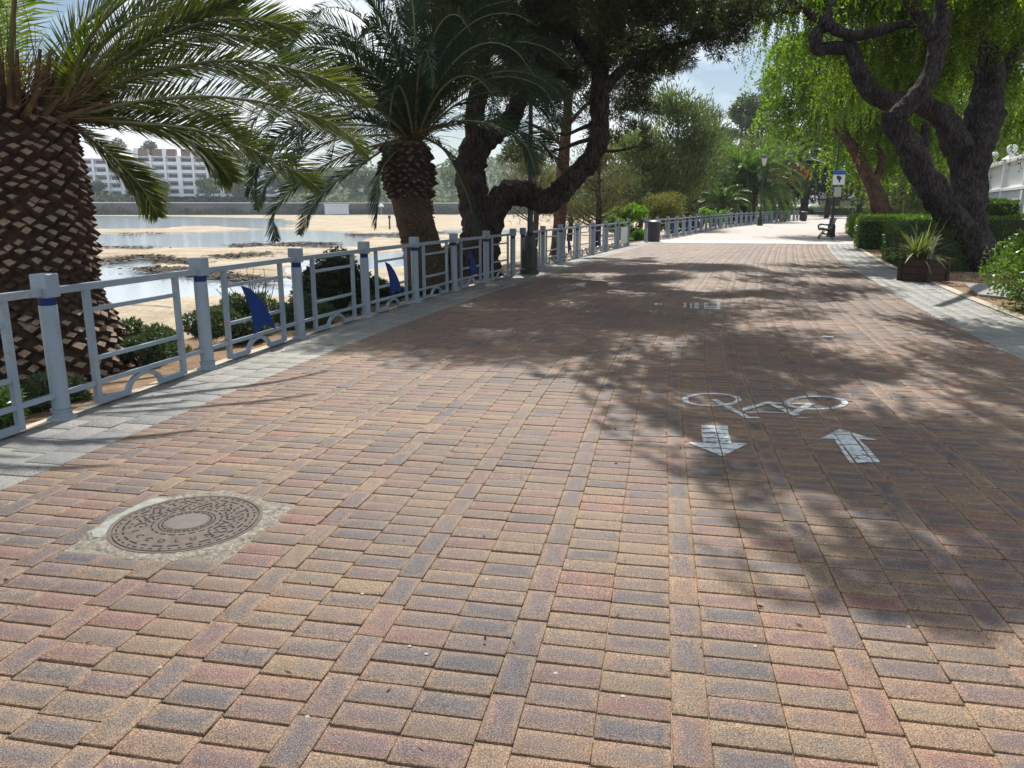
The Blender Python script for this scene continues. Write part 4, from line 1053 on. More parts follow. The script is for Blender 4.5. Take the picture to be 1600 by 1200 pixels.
B0 = np.array([PX0, PY0, 2.25])
pal = [M['palm_leaf']]
hero = [  # pixel, depth along the midrib
    [((115, 170), 6.4), ((190, 85), 6.3), ((262, 42), 6.3), ((320, 14), 6.3), ((400, -10), 6.3)],
    [((110, 170), 6.5), ((200, 110), 6.7), ((290, 62), 6.9), ((354, 54), 7.0), ((410, 60), 7.1), ((440, 68), 7.15)],
    [((110, 175), 6.4), ((200, 125), 6.5), ((350, 94), 6.7), ((457, 108), 6.85), ((525, 130), 6.95), ((585, 166), 7.05)],
    [((115, 185), 6.3), ((220, 158), 6.5), ((350, 152), 6.9), ((462, 172), 7.2), ((530, 200), 7.4), ((577, 246), 7.6)],
    [((118, 187), 6.3), ((200, 192), 6.4), ((275, 198), 6.55), ((350, 215), 6.7), ((450, 260), 6.9), ((502, 298), 7.0)],
    [((120, 180), 6.5), ((215, 190), 6.7), ((290, 215), 6.9), ((332, 248), 7.0), ((364, 286), 7.05)],
    [((112, 195), 6.6), ((150, 225), 6.75), ((192, 262), 6.9), ((222, 295), 7.0), ((248, 340), 7.05)],
    [((100, 170), 6.2), ((160, 70), 6.0), ((240, 10), 5.9), ((330, -30), 5.9), ((430, -50), 6.0)],
    [((112, 172), 6.5), ((210, 120), 6.8), ((300, 100), 7.1), ((380, 112), 7.3), ((450, 150), 7.5)],
    [((110, 165), 6.3), ((190, 95), 6.2), ((300, 40), 6.2), ((400, 30), 6.3), ((470, 50), 6.4)],
    [((105, 165), 6.5), ((160, 90), 6.7), ((230, 30), 7.0), ((310, 10), 7.2), ((390, 25), 7.4)],
    [((112, 180), 6.6), ((190, 160), 7.0), ((280, 165), 7.4), ((350, 190), 7.6), ((400, 235), 7.7)],
    [((100, 160), 6.1), ((140, 60), 5.8), ((210, -10), 5.6), ((300, -50), 5.5)],
    [((90, 160), 6.3), ((110, 70), 6.3), ((170, 0), 6.3), ((250, -60), 6.3), ((350, -90), 6.3)],
]
for i, hh in enumerate(hero):
    P = [D(*p, d) for p, d in hh]
    add_frond(t, P, M['palm_leaf'], 100 + i, 165, L0=.41 if i != 6 else .36, w=.017, vee=.15, droop=.05, roll=(-1.15, -1.2, -1.2, -1.15, -1.1, -1.05, -1.15, -1.0, -1.1, -1.2, -1.0, -1.1, -.9, -.9)[i])
ga = 2.39996
for k in range(34):
    az = k * ga + .5; el = R(80 - k * 2.5); 
    # leave the side towards the lens free of low leaves
    P = gen_frond_curve(B0 - np.array([0, 0, .002 * k]), az, el, 3.2, 1.5, .18)
    if any(q[1] > 262 and q[0] > 130 for q in map(pix, P)): continue
    if any(0 < q[0] < 800 and 560 < q[1] for q in (pix(p_ - sdn * (p_[2] / sdn[2])) for p_ in P)): continue
    tip = P[-1]; dcam = math.hypot(tip[0], tip[1])
    if (min(math.hypot(p[0], p[1]) for p in P) < 3.0) or (math.cos(az) > .2 and k > 12): continue
    add_frond(t, P, M['palm_leaf'], 200 + k, 120, L0=.42, w=.020, roll=rng.choice([-1, 1]) * rng.uniform(.4, 1.2))
mbs = MB(); rg = np.random.default_rng(12)
for k in range(520):                      # dry threads and old fruit stalks in the crown
    a = rg.uniform(0, 6.28); h_ = np.array([math.cos(a), math.sin(a), rg.uniform(-.2, 1.1)]); q = B0 + h_ * np.array([.35, .35, .1]) - np.array([0, 0, rg.uniform(0, .25)]); e = q + unit(h_) * rg.uniform(.2, .85)
    V, F = tube([q, (q + e) / 2 + rg.normal(size=3) * .04, e + rg.normal(size=3) * .06], [.005, .004, .002], n=4, seg=2, rough=0); mbs.add(V, F)
mbs.build('dry_fibres', M['rachis_dry'], t)
mbw = MB()
for k in range(60):                        # leaf stalks fanning from the growing point
    a = k * ga; el = R(15 + 65 * (k / 60.)); h_ = np.array([math.cos(a) * math.cos(el), math.sin(a) * math.cos(el), math.sin(el)]); q = B0 + np.array([math.cos(a), math.sin(a), 0]) * .28 - np.array([0, 0, .25]); V, F = tube([q, q + h_ * .3, q + h_ * .6], [.04, .022, .012], n=6, seg=2, rough=.05); mbw.add(V, F)
mbw.build('leaf_stalks', M['rachis_dry'], t)

# --- second palm
b2 = D(672, 455, 13.0); m2 = D(656, 350, 13.0); t2_ = D(648, 275, 13.0); u2 = D(648, 240, 13.0)
t = thing('ringed_palm', 'palm with ringed brown trunk and shaggy collar beside the pine', 'palm', (b2[0], b2[1], b2[2] - .15))
zz = [b2[2] - .3, b2[2] + .1, m2[2] - .35, m2[2], t2_[2], u2[2] + .15]; xx = [b2[0], b2[0], (b2[0] + m2[0]) / 2 - .02, m2[0], t2_[0], u2[0]]; yy = [b2[1]] * 6
V, F = tube(list(zip(xx, yy, zz)), [.50, .37, .315, .305, .33, .28], n=26, seg=10, rough=.02); tr_ = mk('trunk', V, F, M['palm_bark'], parent=t, smooth=True)
ax2 = lambda z: (np.interp(z, zz, xx), yy[0]); rf2 = lambda z: np.interp(z, [m2[2] + .4, t2_[2] - .15, t2_[2] + .1, u2[2] + .1], [.31, .38, .38, .32])
boots(ax2, rf2, m2[2] + .46, u2[2] + .08, .16, [M['boot_dark'], mat_plain('boot_cut_dark', (.11, .06, .045), .9, var=.4, scale=15)], 'collar_of_leaf_bases', tr_, 7, .09, rag=.5)
mbs = MB()
for k in range(420):                       # fine rings of old leaf scars
    z = rng.uniform(b2[2], m2[2] + .46); a = rng.uniform(0, 6.28); r_ = float(np.interp(z, zz, [.50, .37, .315, .305, .33, .28])) ; cx, cy = ax2(z); h_ = np.array([math.cos(a), math.sin(a), 0]); S = np.array([-h_[1], h_[0], 0])
    mbs.box(np.array([cx, cy, z]) + h_ * (r_ + .003), (.03, rng.uniform(.08, .2), .018), h_, S, (0, 0, 1))
mbs.build('leaf_scars', M['palm_bark'], tr_)
B2 = np.array([u2[0], u2[1], u2[2] + .22])
hero2 = [[((640, 215), 13), ((560, 235), 12.8), ((480, 275), 12.6), ((430, 330), 12.4), ((432, 378), 12.3)],
         [((640, 212), 13), ((590, 240), 13.2), ((530, 280), 13.3), ((490, 320), 13.3), ((468, 368), 13.3)],
         [((640, 205), 13), ((560, 195), 12.5), ((470, 205), 12.2), ((410, 245), 12.0), ((385, 310), 11.9)],
         [((640, 205), 13), ((600, 110), 12.6), ((530, 55), 12.3), ((470, 50), 12.0), ((440, 90), 11.9)],
         [((645, 215), 12.8), ((620, 235), 12.2), ((596, 265), 11.9), ((590, 310), 11.8), ((588, 355), 11.8)],
         [((660, 215), 13), ((690, 230), 12.4), ((715, 270), 12.2), ((735, 320), 12.1), ((740, 362), 12.0)],
         [((660, 210), 13), ((710, 190), 12.5), ((770, 195), 12.2), ((820, 225), 12.1), ((838, 275), 12.0)],
         [((665, 205), 13), ((740, 190), 13.2), ((800, 200), 13.3), ((850, 225), 13.4), ((880, 268), 13.4)],
         [((665, 200), 13), ((730, 140), 12.6), ((790, 120), 12.4), ((850, 140), 12.2), ((880, 200), 12.1)],
         [((650, 200), 13), ((620, 80), 12.5), ((580, 0), 12.2), ((530, -40), 12)],
         [((655, 200), 13), ((650, 80), 12.3), ((640, -20), 12), ((610, -80), 11.8)],
         [((660, 200), 13), ((690, 90), 12.5), ((740, 20), 12.2), ((800, 0), 12)],
         [((645, 205), 13), ((570, 130), 13.5), ((500, 120), 13.7), ((450, 140), 13.8), ((420, 190), 13.9)],
         [((640, 210), 13), ((540, 215), 13.8), ((470, 240), 14), ((420, 280), 14.1), ((400, 330), 14.1)]]
for i, hh in enumerate(hero2): add_frond(t, [D(*p, d) for p, d in hh], M['palm_leaf_blue'], 300 + i, 135, L0=.46, w=.023, vee=.15, droop=.08, roll=(-1, 1)[i % 2] * rng.uniform(.7, 1.25))
for k in range(72):
    az = k * ga + 1.1; P = gen_frond_curve(B2, az, R(84 - k * 1.35), 3.4, 1.45, .12)
    if any(q[0] > 690 and q[1] > 235 for q in map(pix, P)) or any(q[1] > 320 for q in map(pix, P)): continue
    add_frond(t, P, M['palm_leaf_blue'], 400 + k, 100, L0=.46, w=.027, roll=rng.choice([-1, 1]) * rng.uniform(.2, 1.2))
mbs = MB()
for k in range(90):
    h_ = unit(np.array([rng.normal() * .6 + .1, rng.normal() * .6 - .5, rng.uniform(0, .9)])); q = B2 - np.array([0, 0, .1]); e = q + h_ * rng.uniform(.5, 1.0) - np.array([0, 0, .15])
    V, F = tube([q, (q + e) / 2 + np.array([0, 0, .12]), e], [.006, .005, .003], n=4, seg=2, rough=0); mbs.add(V, F)
mbs.build('fruit_stalks', mat_plain('ochre_stalk', (.22, .15, .03), .7), t)

# --- distant palms
def far_palm(label, px, py, d, R_, n, trunk_r, mat, seed, ground=None, tilt=0, elmax=85, elmin=-25):
    cpt = D(px, py, d); g = float(gz(cpt[1])) if ground is None else ground
    t = thing('palm', label, 'palm', (cpt[0], cpt[1], g), 'palms beside the far promenade')
    V, F = tube([(cpt[0], cpt[1], g - .3), (cpt[0], cpt[1], (g + cpt[2]) / 2), tuple(cpt)], [trunk_r * 1.1, trunk_r, trunk_r * 1.25], n=14, seg=6, rough=.08); mk('trunk', V, F, M['boot_dark'], parent=t)
    for k in range(n): add_frond(t, gen_frond_curve(cpt, k * ga + seed, R(elmax - k * (elmax - elmin) / n), R_, 1.05, .1), mat, seed * 100 + k, 64, L0=R_ * .15, w=.10, r0=.035, droop=.05, roll=(-1) ** k * rng.uniform(.2, 1.1))
    return t
MF = mat_leaf('far_palm_leaf', (.035, .07, .028), (.075, .125, .045), (.15, .21, .075), .45, 1.5, .4)
far_palm('full palm with arching fronds beside the distant lamp post', 1170, 288, 64, 4.9, 74, .68, MF, 1, ground=0)
far_palm('small low palm left of the full palm, half hidden behind the railing', 1128, 322, 56, 2.4, 26, .22, MF, 2, ground=-.3, elmin=0)
far_palm('distant palm with orange fruit stalks right of the full palm', 1232, 262, 80, 4.2, 36, .45, MF, 3, ground=0)
q = D(1232, 268, 79); P, Dd = ball(q, (2.4, 1.2, 1.0), 420); V, F = cards(P, Dd * .3 + np.array([0, 0, -.9]), .45, .08); mk('fruit_cluster', V, F, M['orange'], parent=[o for o in bpy.data.objects if o.get('label', '').startswith('distant palm with orange')][0])

# ------------------------------------------------------------------ the big pine
def tree(name, label, cat, base, limbs, barkm, crown, leafm, crown_name='crown', nseg=14, seg=6, rough=.07, group=None):
    t = thing(name, label, cat, base, group)
    join_tubes(limbs, n=nseg, seg=seg, rough=rough).build('trunk', barkm, t, smooth=True)
    sub(t, crown_name, crown[0], crown[1], leafm); return t
dP = 15.9
def DP(L, d=dP): return [D(x, y, d if len(q) == 0 else q[0]) for x, y, *q in L]
limbs = [
    (DP([(742, 462), (745, 425), (750, 385), (752, 350), (742, 310), (735, 275), (738, 245), (752, 222)]), [.62, .50, .42, .41, .32, .30, .30, .28]),
    (DP([(752, 222), (775, 205, 16), (800, 185, 16.2), (815, 140, 16.4), (820, 60, 16.6)]), [.26, .22, .2, .17, .10]),
    (DP([(748, 232), (742, 180, 15.6), (755, 110, 15.3), (740, 30, 15)]), [.22, .2, .16, .1]),
    (DP([(757, 352), (778, 318), (800, 301), (820, 303), (842, 314), (864, 309), (884, 292), (905, 268), (926, 246), (935, 222), (937, 180), (938, 130), (944, 70), (940, 0)]), [.34, .27, .26, .25, .25, .24, .22, .21, .20, .2, .19, .17, .14, .1]),
    (DP([(938, 150), (965, 115, 15.6), (1005, 88, 15.3), (1060, 70, 15.1), (1120, 55, 15.0)]), [.11, .10, .08, .06, .03]),
    (DP([(936, 215), (905, 222), (880, 232), (860, 236)]), [.05, .04, .03, .015]),
    (DP([(937, 190), (910, 200), (885, 210), (870, 208)]), [.05, .04, .03, .015]),
    (DP([(932, 235), (960, 236), (990, 230), (1000, 228)]), [.04, .03, .02, .01]),
    (DP([(936, 110), (900, 60, 15.5), (860, 20, 15), (830, -40, 14.6)]), [.12, .1, .08, .05]),
    (DP([(812, 150, 16.3), (850, 100, 17), (880, 40, 17.5), (900, -20, 18)]), [.12, .1, .07, .05]),
]
rg = np.random.default_rng(31)
cl = []
for (px, py, d, r, n_) in [(760, 20, 15, 1.3, 12), (850, 10, 15.5, 1.4, 12), (940, 20, 15.5, 1.3, 12), (1030, 30, 15.4, 1.1, 10), (1085, 75, 15.0, .7, 6), (1120, 20, 15.2, 1.0, 7), (690, 40, 15.5, 1.3, 10), (640, 10, 15, 1.1, 8), (900, 80, 16.5, 1.2, 10), (820, 80, 16.5, 1.1, 10),
                           (985, 95, 16.3, .9, 8), (1035, 110, 15.5, .55, 5), (750, 120, 16.5, 1.0, 7), (700, 160, 17, .8, 5), (860, 150, 17, .9, 6), (910, 150, 17.0, .7, 4), (828, 88, 14.9, .65, 10), (815, 100, 15.0, .5, 6), (840, 65, 14.8, .6, 8), (830, 30, 14.7, .7, 6), (1150, -40, 14.6, 1.2, 8), (1050, -60, 14, 1.5, 12), (930, -80, 13.5, 1.6, 12), (800, -90, 13.5, 1.6, 12), (680, -80, 13.5, 1.5, 10),
                           (880, -200, 13, 1.9, 14), (1020, -180, 13, 1.7, 12), (740, -200, 13, 1.8, 12), (600, -90, 13.5, 1.3, 8), (970, 170, 17, .6, 4), (1010, 190, 17.2, .5, 3), (1000, 150, 16.6, .6, 4)]:
    q = D(px, py, d); cl += sub_clumps(q, (r, r, r * .75), n_, r * .25, r * .45, rg, .7)
P, Dd = clumps(cl, 36000, rg, .25)
V, F = tufts(P, 6, .16, .017, rg, Dd, .5)
tree('pine_tree', 'large dark pine with forked trunk leaning over the railing', 'pine', D(742, 455, dP), limbs, M['bark_pine'], (V, F), M['pine_needle'], nseg=22, seg=8, rough=.10)
pn = bpy.data.objects['pine_tree']
P, Dd = clumps(cl, 900, rg, .8); mbc = MB()
P = P[:240]
V, F = cards(P, np.repeat([[0, 0, -1.]], len(P), 0) + rg.normal(size=P.shape) * .5, .12, .09); V2, F2 = cards(P, np.repeat([[0, 0, -1.]], len(P), 0), .12, .09)
V, F = merge((V, F), (V2, F2)); mk('cones', V, F, M['boot_dark'], parent=pn)['kind'] = 'stuff'
# slimmer pine behind it
lim = [(DP([(868, 425, 22), (872, 380, 22), (876, 320, 22), (880, 260, 22), (886, 180, 22), (890, 90, 22)]), [.26, .20, .18, .17, .14, .08]),
       (DP([(884, 200, 22), (915, 165, 22), (960, 130, 22)]), [.07, .05, .03]), (DP([(882, 230, 22), (850, 205, 22), (820, 190, 22)]), [.06, .05, .03])]
cl2 = []
for (px, py, d, r, n_) in [(880, 60, 22, 1.6, 12), (950, 60, 22, 1.5, 10), (1000, 130, 22.5, 1.0, 8), (1040, 90, 22, 1.0, 7), (820, 110, 22, 1.4, 9), (900, 130, 21, 1.0, 7), (840, 230, 24, .8, 5), (960, 190, 23, .8, 6), (1010, 215, 23.5, .7, 4), (1050, 0, 22, 1.6, 12), (940, -60, 21, 1.8, 12), (780, -20, 22, 1.8, 10), (820, 235, 23, .8, 5)]:
    q = D(px, py, d); cl2 += sub_clumps(q, (r, r, r * .7), n_, r * .25, r * .42, rg, .7)
P, Dd = clumps(cl2, 20000, rg, .25); V, F = tufts(P, 5, .18, .026, rg, Dd, .5)
tree('pine_tree', 'slimmer straight pine standing behind the lamp post', 'pine', D(870, 415, 22), lim, M['bark_red'], (V, F), M['pine_needle'])
# brownish dead lower branches behind the fork
lim = [(DP([(820, 400, 24), (822, 330, 24), (826, 260, 24)]), [.12, .1, .06])]

# ------------------------------------------------------------------ pepper trees on the right
rg = np.random.default_rng(41)
dA = 17.0
limA = [(DP([(1548, 448), (1535, 415), (1515, 380), (1492, 345), (1462, 305), (1440, 270), (1424, 235), (1405, 205), (1395, 190), (1412, 172), (1436, 145), (1458, 105), (1468, 60), (1474, 10), (1480, -60)], dA), [.40, .32, .30, .29, .30, .28, .27, .24, .23, .20, .19, .19, .18, .17, .16]),
        (DP([(1400, 200), (1386, 184), (1382, 176)], dA - .1), [.14, .10, .08]), (DP([(1475, 330), (1492, 310), (1498, 300)], dA - .1), [.14, .10, .07]),
        (DP([(1440, 270), (1442, 235, 17.1), (1446, 195, 17.2)], dA), [.2, .14, .09]),
        (DP([(1460, 60), (1430, 15), (1400, -30, 16), (1340, -90, 14.5)], dA), [.14, .13, .1, .06]),
        (DP([(1470, -10), (1500, -70, 15.5), (1560, -140, 14)], dA), [.16, .14, .1])]
tA = thing('pepper_tree', 'leaning dark pepper tree whose trunk bends left beside the planter', 'pepper tree', D(1548, 440, dA), 'pepper trees on the garden side')
join_tubes(limA, n=22, seg=8, rough=.08).build('trunk', M['bark_pepper'], tA, smooth=True)
dB = 20.0
limB = [(DP([(1522, 400), (1516, 350), (1513, 300), (1517, 250), (1530, 205), (1540, 170), (1549, 103), (1536, 60), (1522, 30), (1500, -30)], dB), [.52, .43, .42, .46, .46, .42, .31, .29, .28, .25]),
        (DP([(1500, 205, 19.9), (1487, 188, 19.7), (1480, 180, 19.6)], dB), [.16, .12, .10]), (DP([(1530, 120, 19.8), (1520, 100, 19.6)], dB), [.10, .07]),
        (DP([(1500, 235), (1480, 195), (1455, 170), (1420, 160), (1388, 158), (1362, 145), (1345, 120), (1338, 95), (1325, 77), (1300, 74), (1276, 78), (1278, 50), (1290, 36), (1262, 18), (1235, -5)], dB - .6), [.34, .30, .24, .22, .22, .22, .21, .19, .18, .16, .15, .15, .14, .10, .08]),
        (DP([(1290, 38), (1330, 55), (1375, 48), (1420, 37), (1450, 50)], dB - .8), [.12, .13, .12, .1, .08]),
        (DP([(1288, 40), (1300, 10), (1305, -40)], dB - .8), [.1, .08, .06]), (DP([(1250, 18), (1200, 22), (1160, 35), (1135, 60)], dB - 1), [.05, .04, .03, .015]),
        (DP([(1552, 130), (1585, 80), (1610, 20)], dB), [.2, .16, .1]), (DP([(1540, 60), (1480, 10), (1420, -40)], dB), [.2, .14, .08])]
tB = thing('pepper_tree', 'thick upright pepper tree with a long snaking branch over the promenade', 'pepper tree', D(1515, 390, dB), 'pepper trees on the garden side')
join_tubes(limB, n=22, seg=8, rough=.08).build('trunk', M['bark_pepper'], tB, smooth=True)
def canopy(spec, n, Lr, nl, leaf, w, rg):
    cl = []
    for (x, y, z, r, k) in spec: cl += sub_clumps((x, y, z), (r, r, r * .55), k, r * .2, r * .38, rg, .5)
    P, Dd = clumps(cl, n, rg, .3); return strands(P, Lr, nl, leaf, w, rg, .35, Dd)
def dz(px, py, d, r, k): q = D(px, py, d); return (q[0], q[1], q[2], r, k)
# crown of the leaning tree: reaches over the near promenade, above the frame
specA = [(-.4, 12.2, 6.3, 1.0, 7), (.5, 12.6, 6.4, .9, 6), (-.1, 11.2, 6.6, .8, 5), (.4, 10.2, 6.5, .8, 6), (3.0, 9.8, 6.3, 1.5, 9), (1.5, 9.4, 6.6, 1.3, 8), (.7, 9.0, 6.4, 1.0, 6), (1.0, 8.4, 6.2, .5, 3), (2.9, 12.0, 6.0, .9, 5), (4.3, 11.5, 6.2, 1.6, 9), (5.5, 13, 6.0, 1.8, 10), (3.6, 13.8, 5.9, 1.3, 6), (6.5, 15.5, 6.5, 2.0, 10), (5.0, 9.3, 6.5, 1.2, 6), (6.6, 10.8, 6.4, 1.5, 8), (1.9, 12.2, 6.6, 1.0, 5), (8, 13, 6, 1.6, 8), (.5, 10.6, 6.8, .8, 4)]
V, F = canopy(specA, 7600, (.4, 1.0), 56, .09, .032, rg); sub(tA, 'crown', V, F, M['pepper_leaf'])
specB = [dz(1250, 10, 22, 1.0, 7), dz(1330, 0, 22, 1.1, 8), dz(1400, 10, 22.5, 1.2, 9), dz(1200, -45, 20, .9, 5), dz(1150, -60, 19, .8, 4), dz(1500, 20, 21.5, 1.2, 8), dz(1580, 20, 20, 1.2, 8), dz(1600, 90, 21, 1.0, 7), dz(1560, 40, 22, 1.3, 8), dz(1620, 170, 22, .8, 5), dz(1420, 60, 22, 1.1, 8), dz(1350, 60, 22.5, 1.0, 7), dz(1290, -60, 21, 1.4, 8), dz(1440, -90, 20, 1.8, 10), dz(1220, -110, 17, 1.2, 6), dz(1580, -60, 18, 1.7, 10)]
V, F = canopy(specB + [dz(1316, 128, 28, .9, 12), dz(1325, 105, 28, .8, 8), dz(1380, 95, 24, 1.2, 9), dz(1450, 110, 24, 1.2, 9), dz(1250, 60, 23, .6, 4), dz(1500, 90, 25, 1.2, 8)], 4200, (.5, 1.5), 64, .10, .034, rg); sub(tB, 'crown', V, F, M['pepper_leaf'])
# third, sunlit further back
dC = 38.0
limC = [(DP([(1390, 375), (1384, 345), (1375, 320), (1362, 290), (1350, 262), (1335, 235), (1322, 215), (1305, 195), (1298, 178), (1303, 160)], dC), [.62, .5, .42, .34, .30, .27, .24, .22, .16, .1]),
        (DP([(1362, 290), (1375, 265), (1378, 245), (1368, 225)], dC), [.24, .18, .15, .1]), (DP([(1300, 185), (1280, 172), (1262, 168)], dC), [.12, .1, .06])]
tC = thing('pepper_tree', 'sunlit weeping pepper tree with reddish slanting trunk above the long hedge', 'pepper tree', D(1390, 365, dC), 'pepper trees on the garden side')
join_tubes(limC, n=14, seg=6, rough=.08).build('trunk', M['bark_red'], tC, smooth=True)
specC = [dz(1250, 100, 38, 2.0, 10), dz(1300, 90, 38, 2.2, 12), dz(1230, 150, 37, 1.4, 8), dz(1290, 150, 36.5, 1.7, 9), dz(1340, 130, 37, 2.2, 12), dz(1400, 130, 38, 2.4, 12), dz(1370, 190, 39, 2.0, 10), dz(1430, 190, 40, 2.2, 10), dz(1250, 185, 39, 1.0, 5), dz(1330, 190, 39.5, 1.6, 8), dz(1290, 50, 38, 2.2, 10), dz(1390, 70, 38, 2.4, 10), dz(1400, 240, 40, 1.6, 8), dz(1330, 245, 41, 1.2, 6), dz(1460, 240, 42, 2.0, 8), dz(1480, 140, 40, 2.6, 12), dz(1550, 160, 42, 2.6, 10)]
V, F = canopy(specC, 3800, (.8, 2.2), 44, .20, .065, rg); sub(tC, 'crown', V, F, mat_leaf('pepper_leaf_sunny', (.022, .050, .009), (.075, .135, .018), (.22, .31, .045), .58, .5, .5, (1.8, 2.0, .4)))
specD = [dz(1420, 230, 55, 2.6, 8), dz(1480, 220, 54, 3.0, 8), dz(1460, 280, 52, 2.4, 8), dz(1410, 285, 56, 2.2, 7), dz(1500, 280, 50, 2.2, 6), dz(1550, 250, 50, 2.6, 6)]
tD = thing('pepper_tree', 'paler drooping tree filling the gap behind the two dark trunks', 'pepper tree', (D(1455, 330, 54)[0], D(1455, 330, 54)[1], .2), 'pepper trees on the garden side')
join_tubes([([tD['_o'], D(1452, 280, 54), D(1460, 210, 54)], [.35, .28, .15])], n=12).build('trunk', M['bark_pepper'], tD, smooth=True)
V, F = canopy(specD, 1500, (1.0, 3.2), 34, .28, .08, rg); sub(tD, 'crown', V, F, M['tamarisk'])

# ------------------------------------------------------------------ feathery trees on the sea side, middle distance
def feathery(label, px, top, bot, d, w_m, mat, n, seed, name='tamarisk', trunkpx=None, barkm=None, spires=7, leaf=.22, wid=.03, lean=0):
    rg = np.random.default_rng(seed); b = D(px, bot, d); b[2] = -.3; ctop = D(px, top, d)[2]; hh = ctop - b[2]
    t = thing(name, label, 'tree', b, 'feathery trees on the sea side'); mb = MB(); P, Dd = [], []
    trunk = [b, b + np.array([.1 * hh * .2, 0, hh * .4]), b + np.array([0, 0, hh * .92])]; V, F = tube(trunk, [.16, .11, .03], n=8, seg=5); mb.add(V, F)
    for s in range(spires * 5):
        u = rg.uniform(.20, .95); q = b + np.array([0, 0, hh * u]); a = rg.uniform(0, 6.28); L = w_m * (1 - u * .72) * rg.uniform(.55, 1.05)
        e = q + np.array([math.cos(a) * L, math.sin(a) * L, L * rg.uniform(.35, .9)]); e[2] = min(e[2], ctop + rg.uniform(-.4, .3)); V, F = tube([q, (q + e) / 2 + np.array([0, 0, -.06 * L]), e], [.035, .02, .008], n=5, seg=3); mb.add(V, F)
        m = max(8, int(n / (spires * 5) * (L / w_m + .35) * 1.2)); k = rg.uniform(.25, 1.05, m)[:, None]; pp_ = q + (e - q) * k + rg.normal(size=(m, 3)) * np.array([.26, .26, .22]) * (w_m / 2.2); P.append(pp_); Dd.append(np.repeat(unit(e - q)[None] * .8 + np.array([[0, 0, .7]]), m, 0))
    P, Dd = np.concatenate(P), np.concatenate(Dd); V, F = cards(P, Dd + rg.normal(size=P.shape) * .55, leaf * rg.uniform(.6, 1.3, len(P)), wid, rg)
    mb.build('trunk', barkm or M['bark_pepper'], t); sub(t, 'crown', V, F, mat); return t
feathery('tall feathery grey-green tree with thin dark stem, tallest behind the golden shrub', 1052, 165, 340, 47, 4.0, M['tamarisk'], 13000, 1, leaf=.34, wid=.075)
feathery('slender wispy tree reaching up beside the open sky', 1098, 172, 336, 70, 3.4, M['tamarisk_blue'], 5500, 2, leaf=.38, wid=.085)
feathery('feathery tree close behind the pine limb, right of it', 1000, 215, 345, 44, 3.6, M['tamarisk'], 8000, 3, leaf=.32, wid=.07)
feathery('olive-brown twiggy tree with a thin straight stem behind the middle railing', 932, 232, 368, 30, 2.2, M['olive_brown'], 7000, 4, leaf=.17, wid=.03)
feathery('low grey-green feathery tree between the slim pine and the bright shrub', 972, 275, 350, 41, 2.2, M['tamarisk_blue'], 4500, 5, leaf=.24, wid=.05)
feathery('light green feathery tree left of the full palm', 1122, 226, 335, 84, 4.6, M['tamarisk'], 6000, 6, leaf=.5, wid=.13)
feathery('yellowish feathery tree directly behind the full palm', 1176, 222, 335, 92, 5.0, M['tamarisk'], 6000, 7, leaf=.55, wid=.12)
feathery('small olive tree behind the bare brown twigs of the pine fork', 835, 245, 365, 34, 2.6, M['olive_brown'], 6000, 8, leaf=.2, wid=.03)
feathery('dim feathery tree low behind the slim pine trunk', 890, 270, 360, 40, 2.6, M['tamarisk_blue'], 4500, 9, leaf=.24, wid=.035)

def gbush(px, py, d, rad, **k): q = D(px, py, d); return q
bush('bright_shrub', 'bright lime green leafy shrub just behind the gap in the railing', 'bush', D(975, 342, 33.5), (1.35, 1.0, .75), 6500, M['bright_leaf'], .13, .07, ncl=16, seed=31)
bush('bright_shrub', 'lower green tuft with long leaves right by the gap post', 'bush', D(994, 366, 34), (.55, .5, .45), 1200, M['bright_leaf'], .16, .05, ncl=8, seed=32)
q = D(1036, 328, 39); bush('domed_shrub', 'golden green domed shrub sloping up beside the lime green one', 'bush', q, (1.35, 1.2, .85), 9000, M['gold_leaf'], .09, .05, ncl=26, seed=33, r0=.45, r1=.7)
bush('domed_shrub', 'dark lower part of shrubbery behind the start of the far railing', 'bush', D(1055, 348, 41), (1.6, 1.0, .75), 3800, M['dark_leaf'], .1, .05, ncl=14, seed=34)
bush('bright_shrub', 'low bright shrub along the far railing before the small palm', 'bush', D(1112, 340, 53), (1.6, .8, .65), 2600, M['bright_leaf'], .16, .08, ncl=12, seed=35)
bush('bright_shrub', 'low bright shrub showing over the far end of the railing', 'bush', D(1212, 330, 76), (2.2, .8, .8), 2200, M['hedge_leaf'], .2, .1, ncl=12, seed=36)
for i, (px, py, d, r) in enumerate(((1075, 352, 45, .9), (1150, 344, 62, 1.1), (1190, 340, 70, 1.2))):
    bush('railing_shrub', ('dark shrub behind the far railing below the tall feathery tree', 'dark shrub behind the far railing below the light green tree', 'dark shrub behind the far railing below the full palm')[i], 'bush', D(px, py, d), (r * 1.4, r, r * .6), 1500, M['dark_leaf'], .16, .08, ncl=9, seed=60 + i)

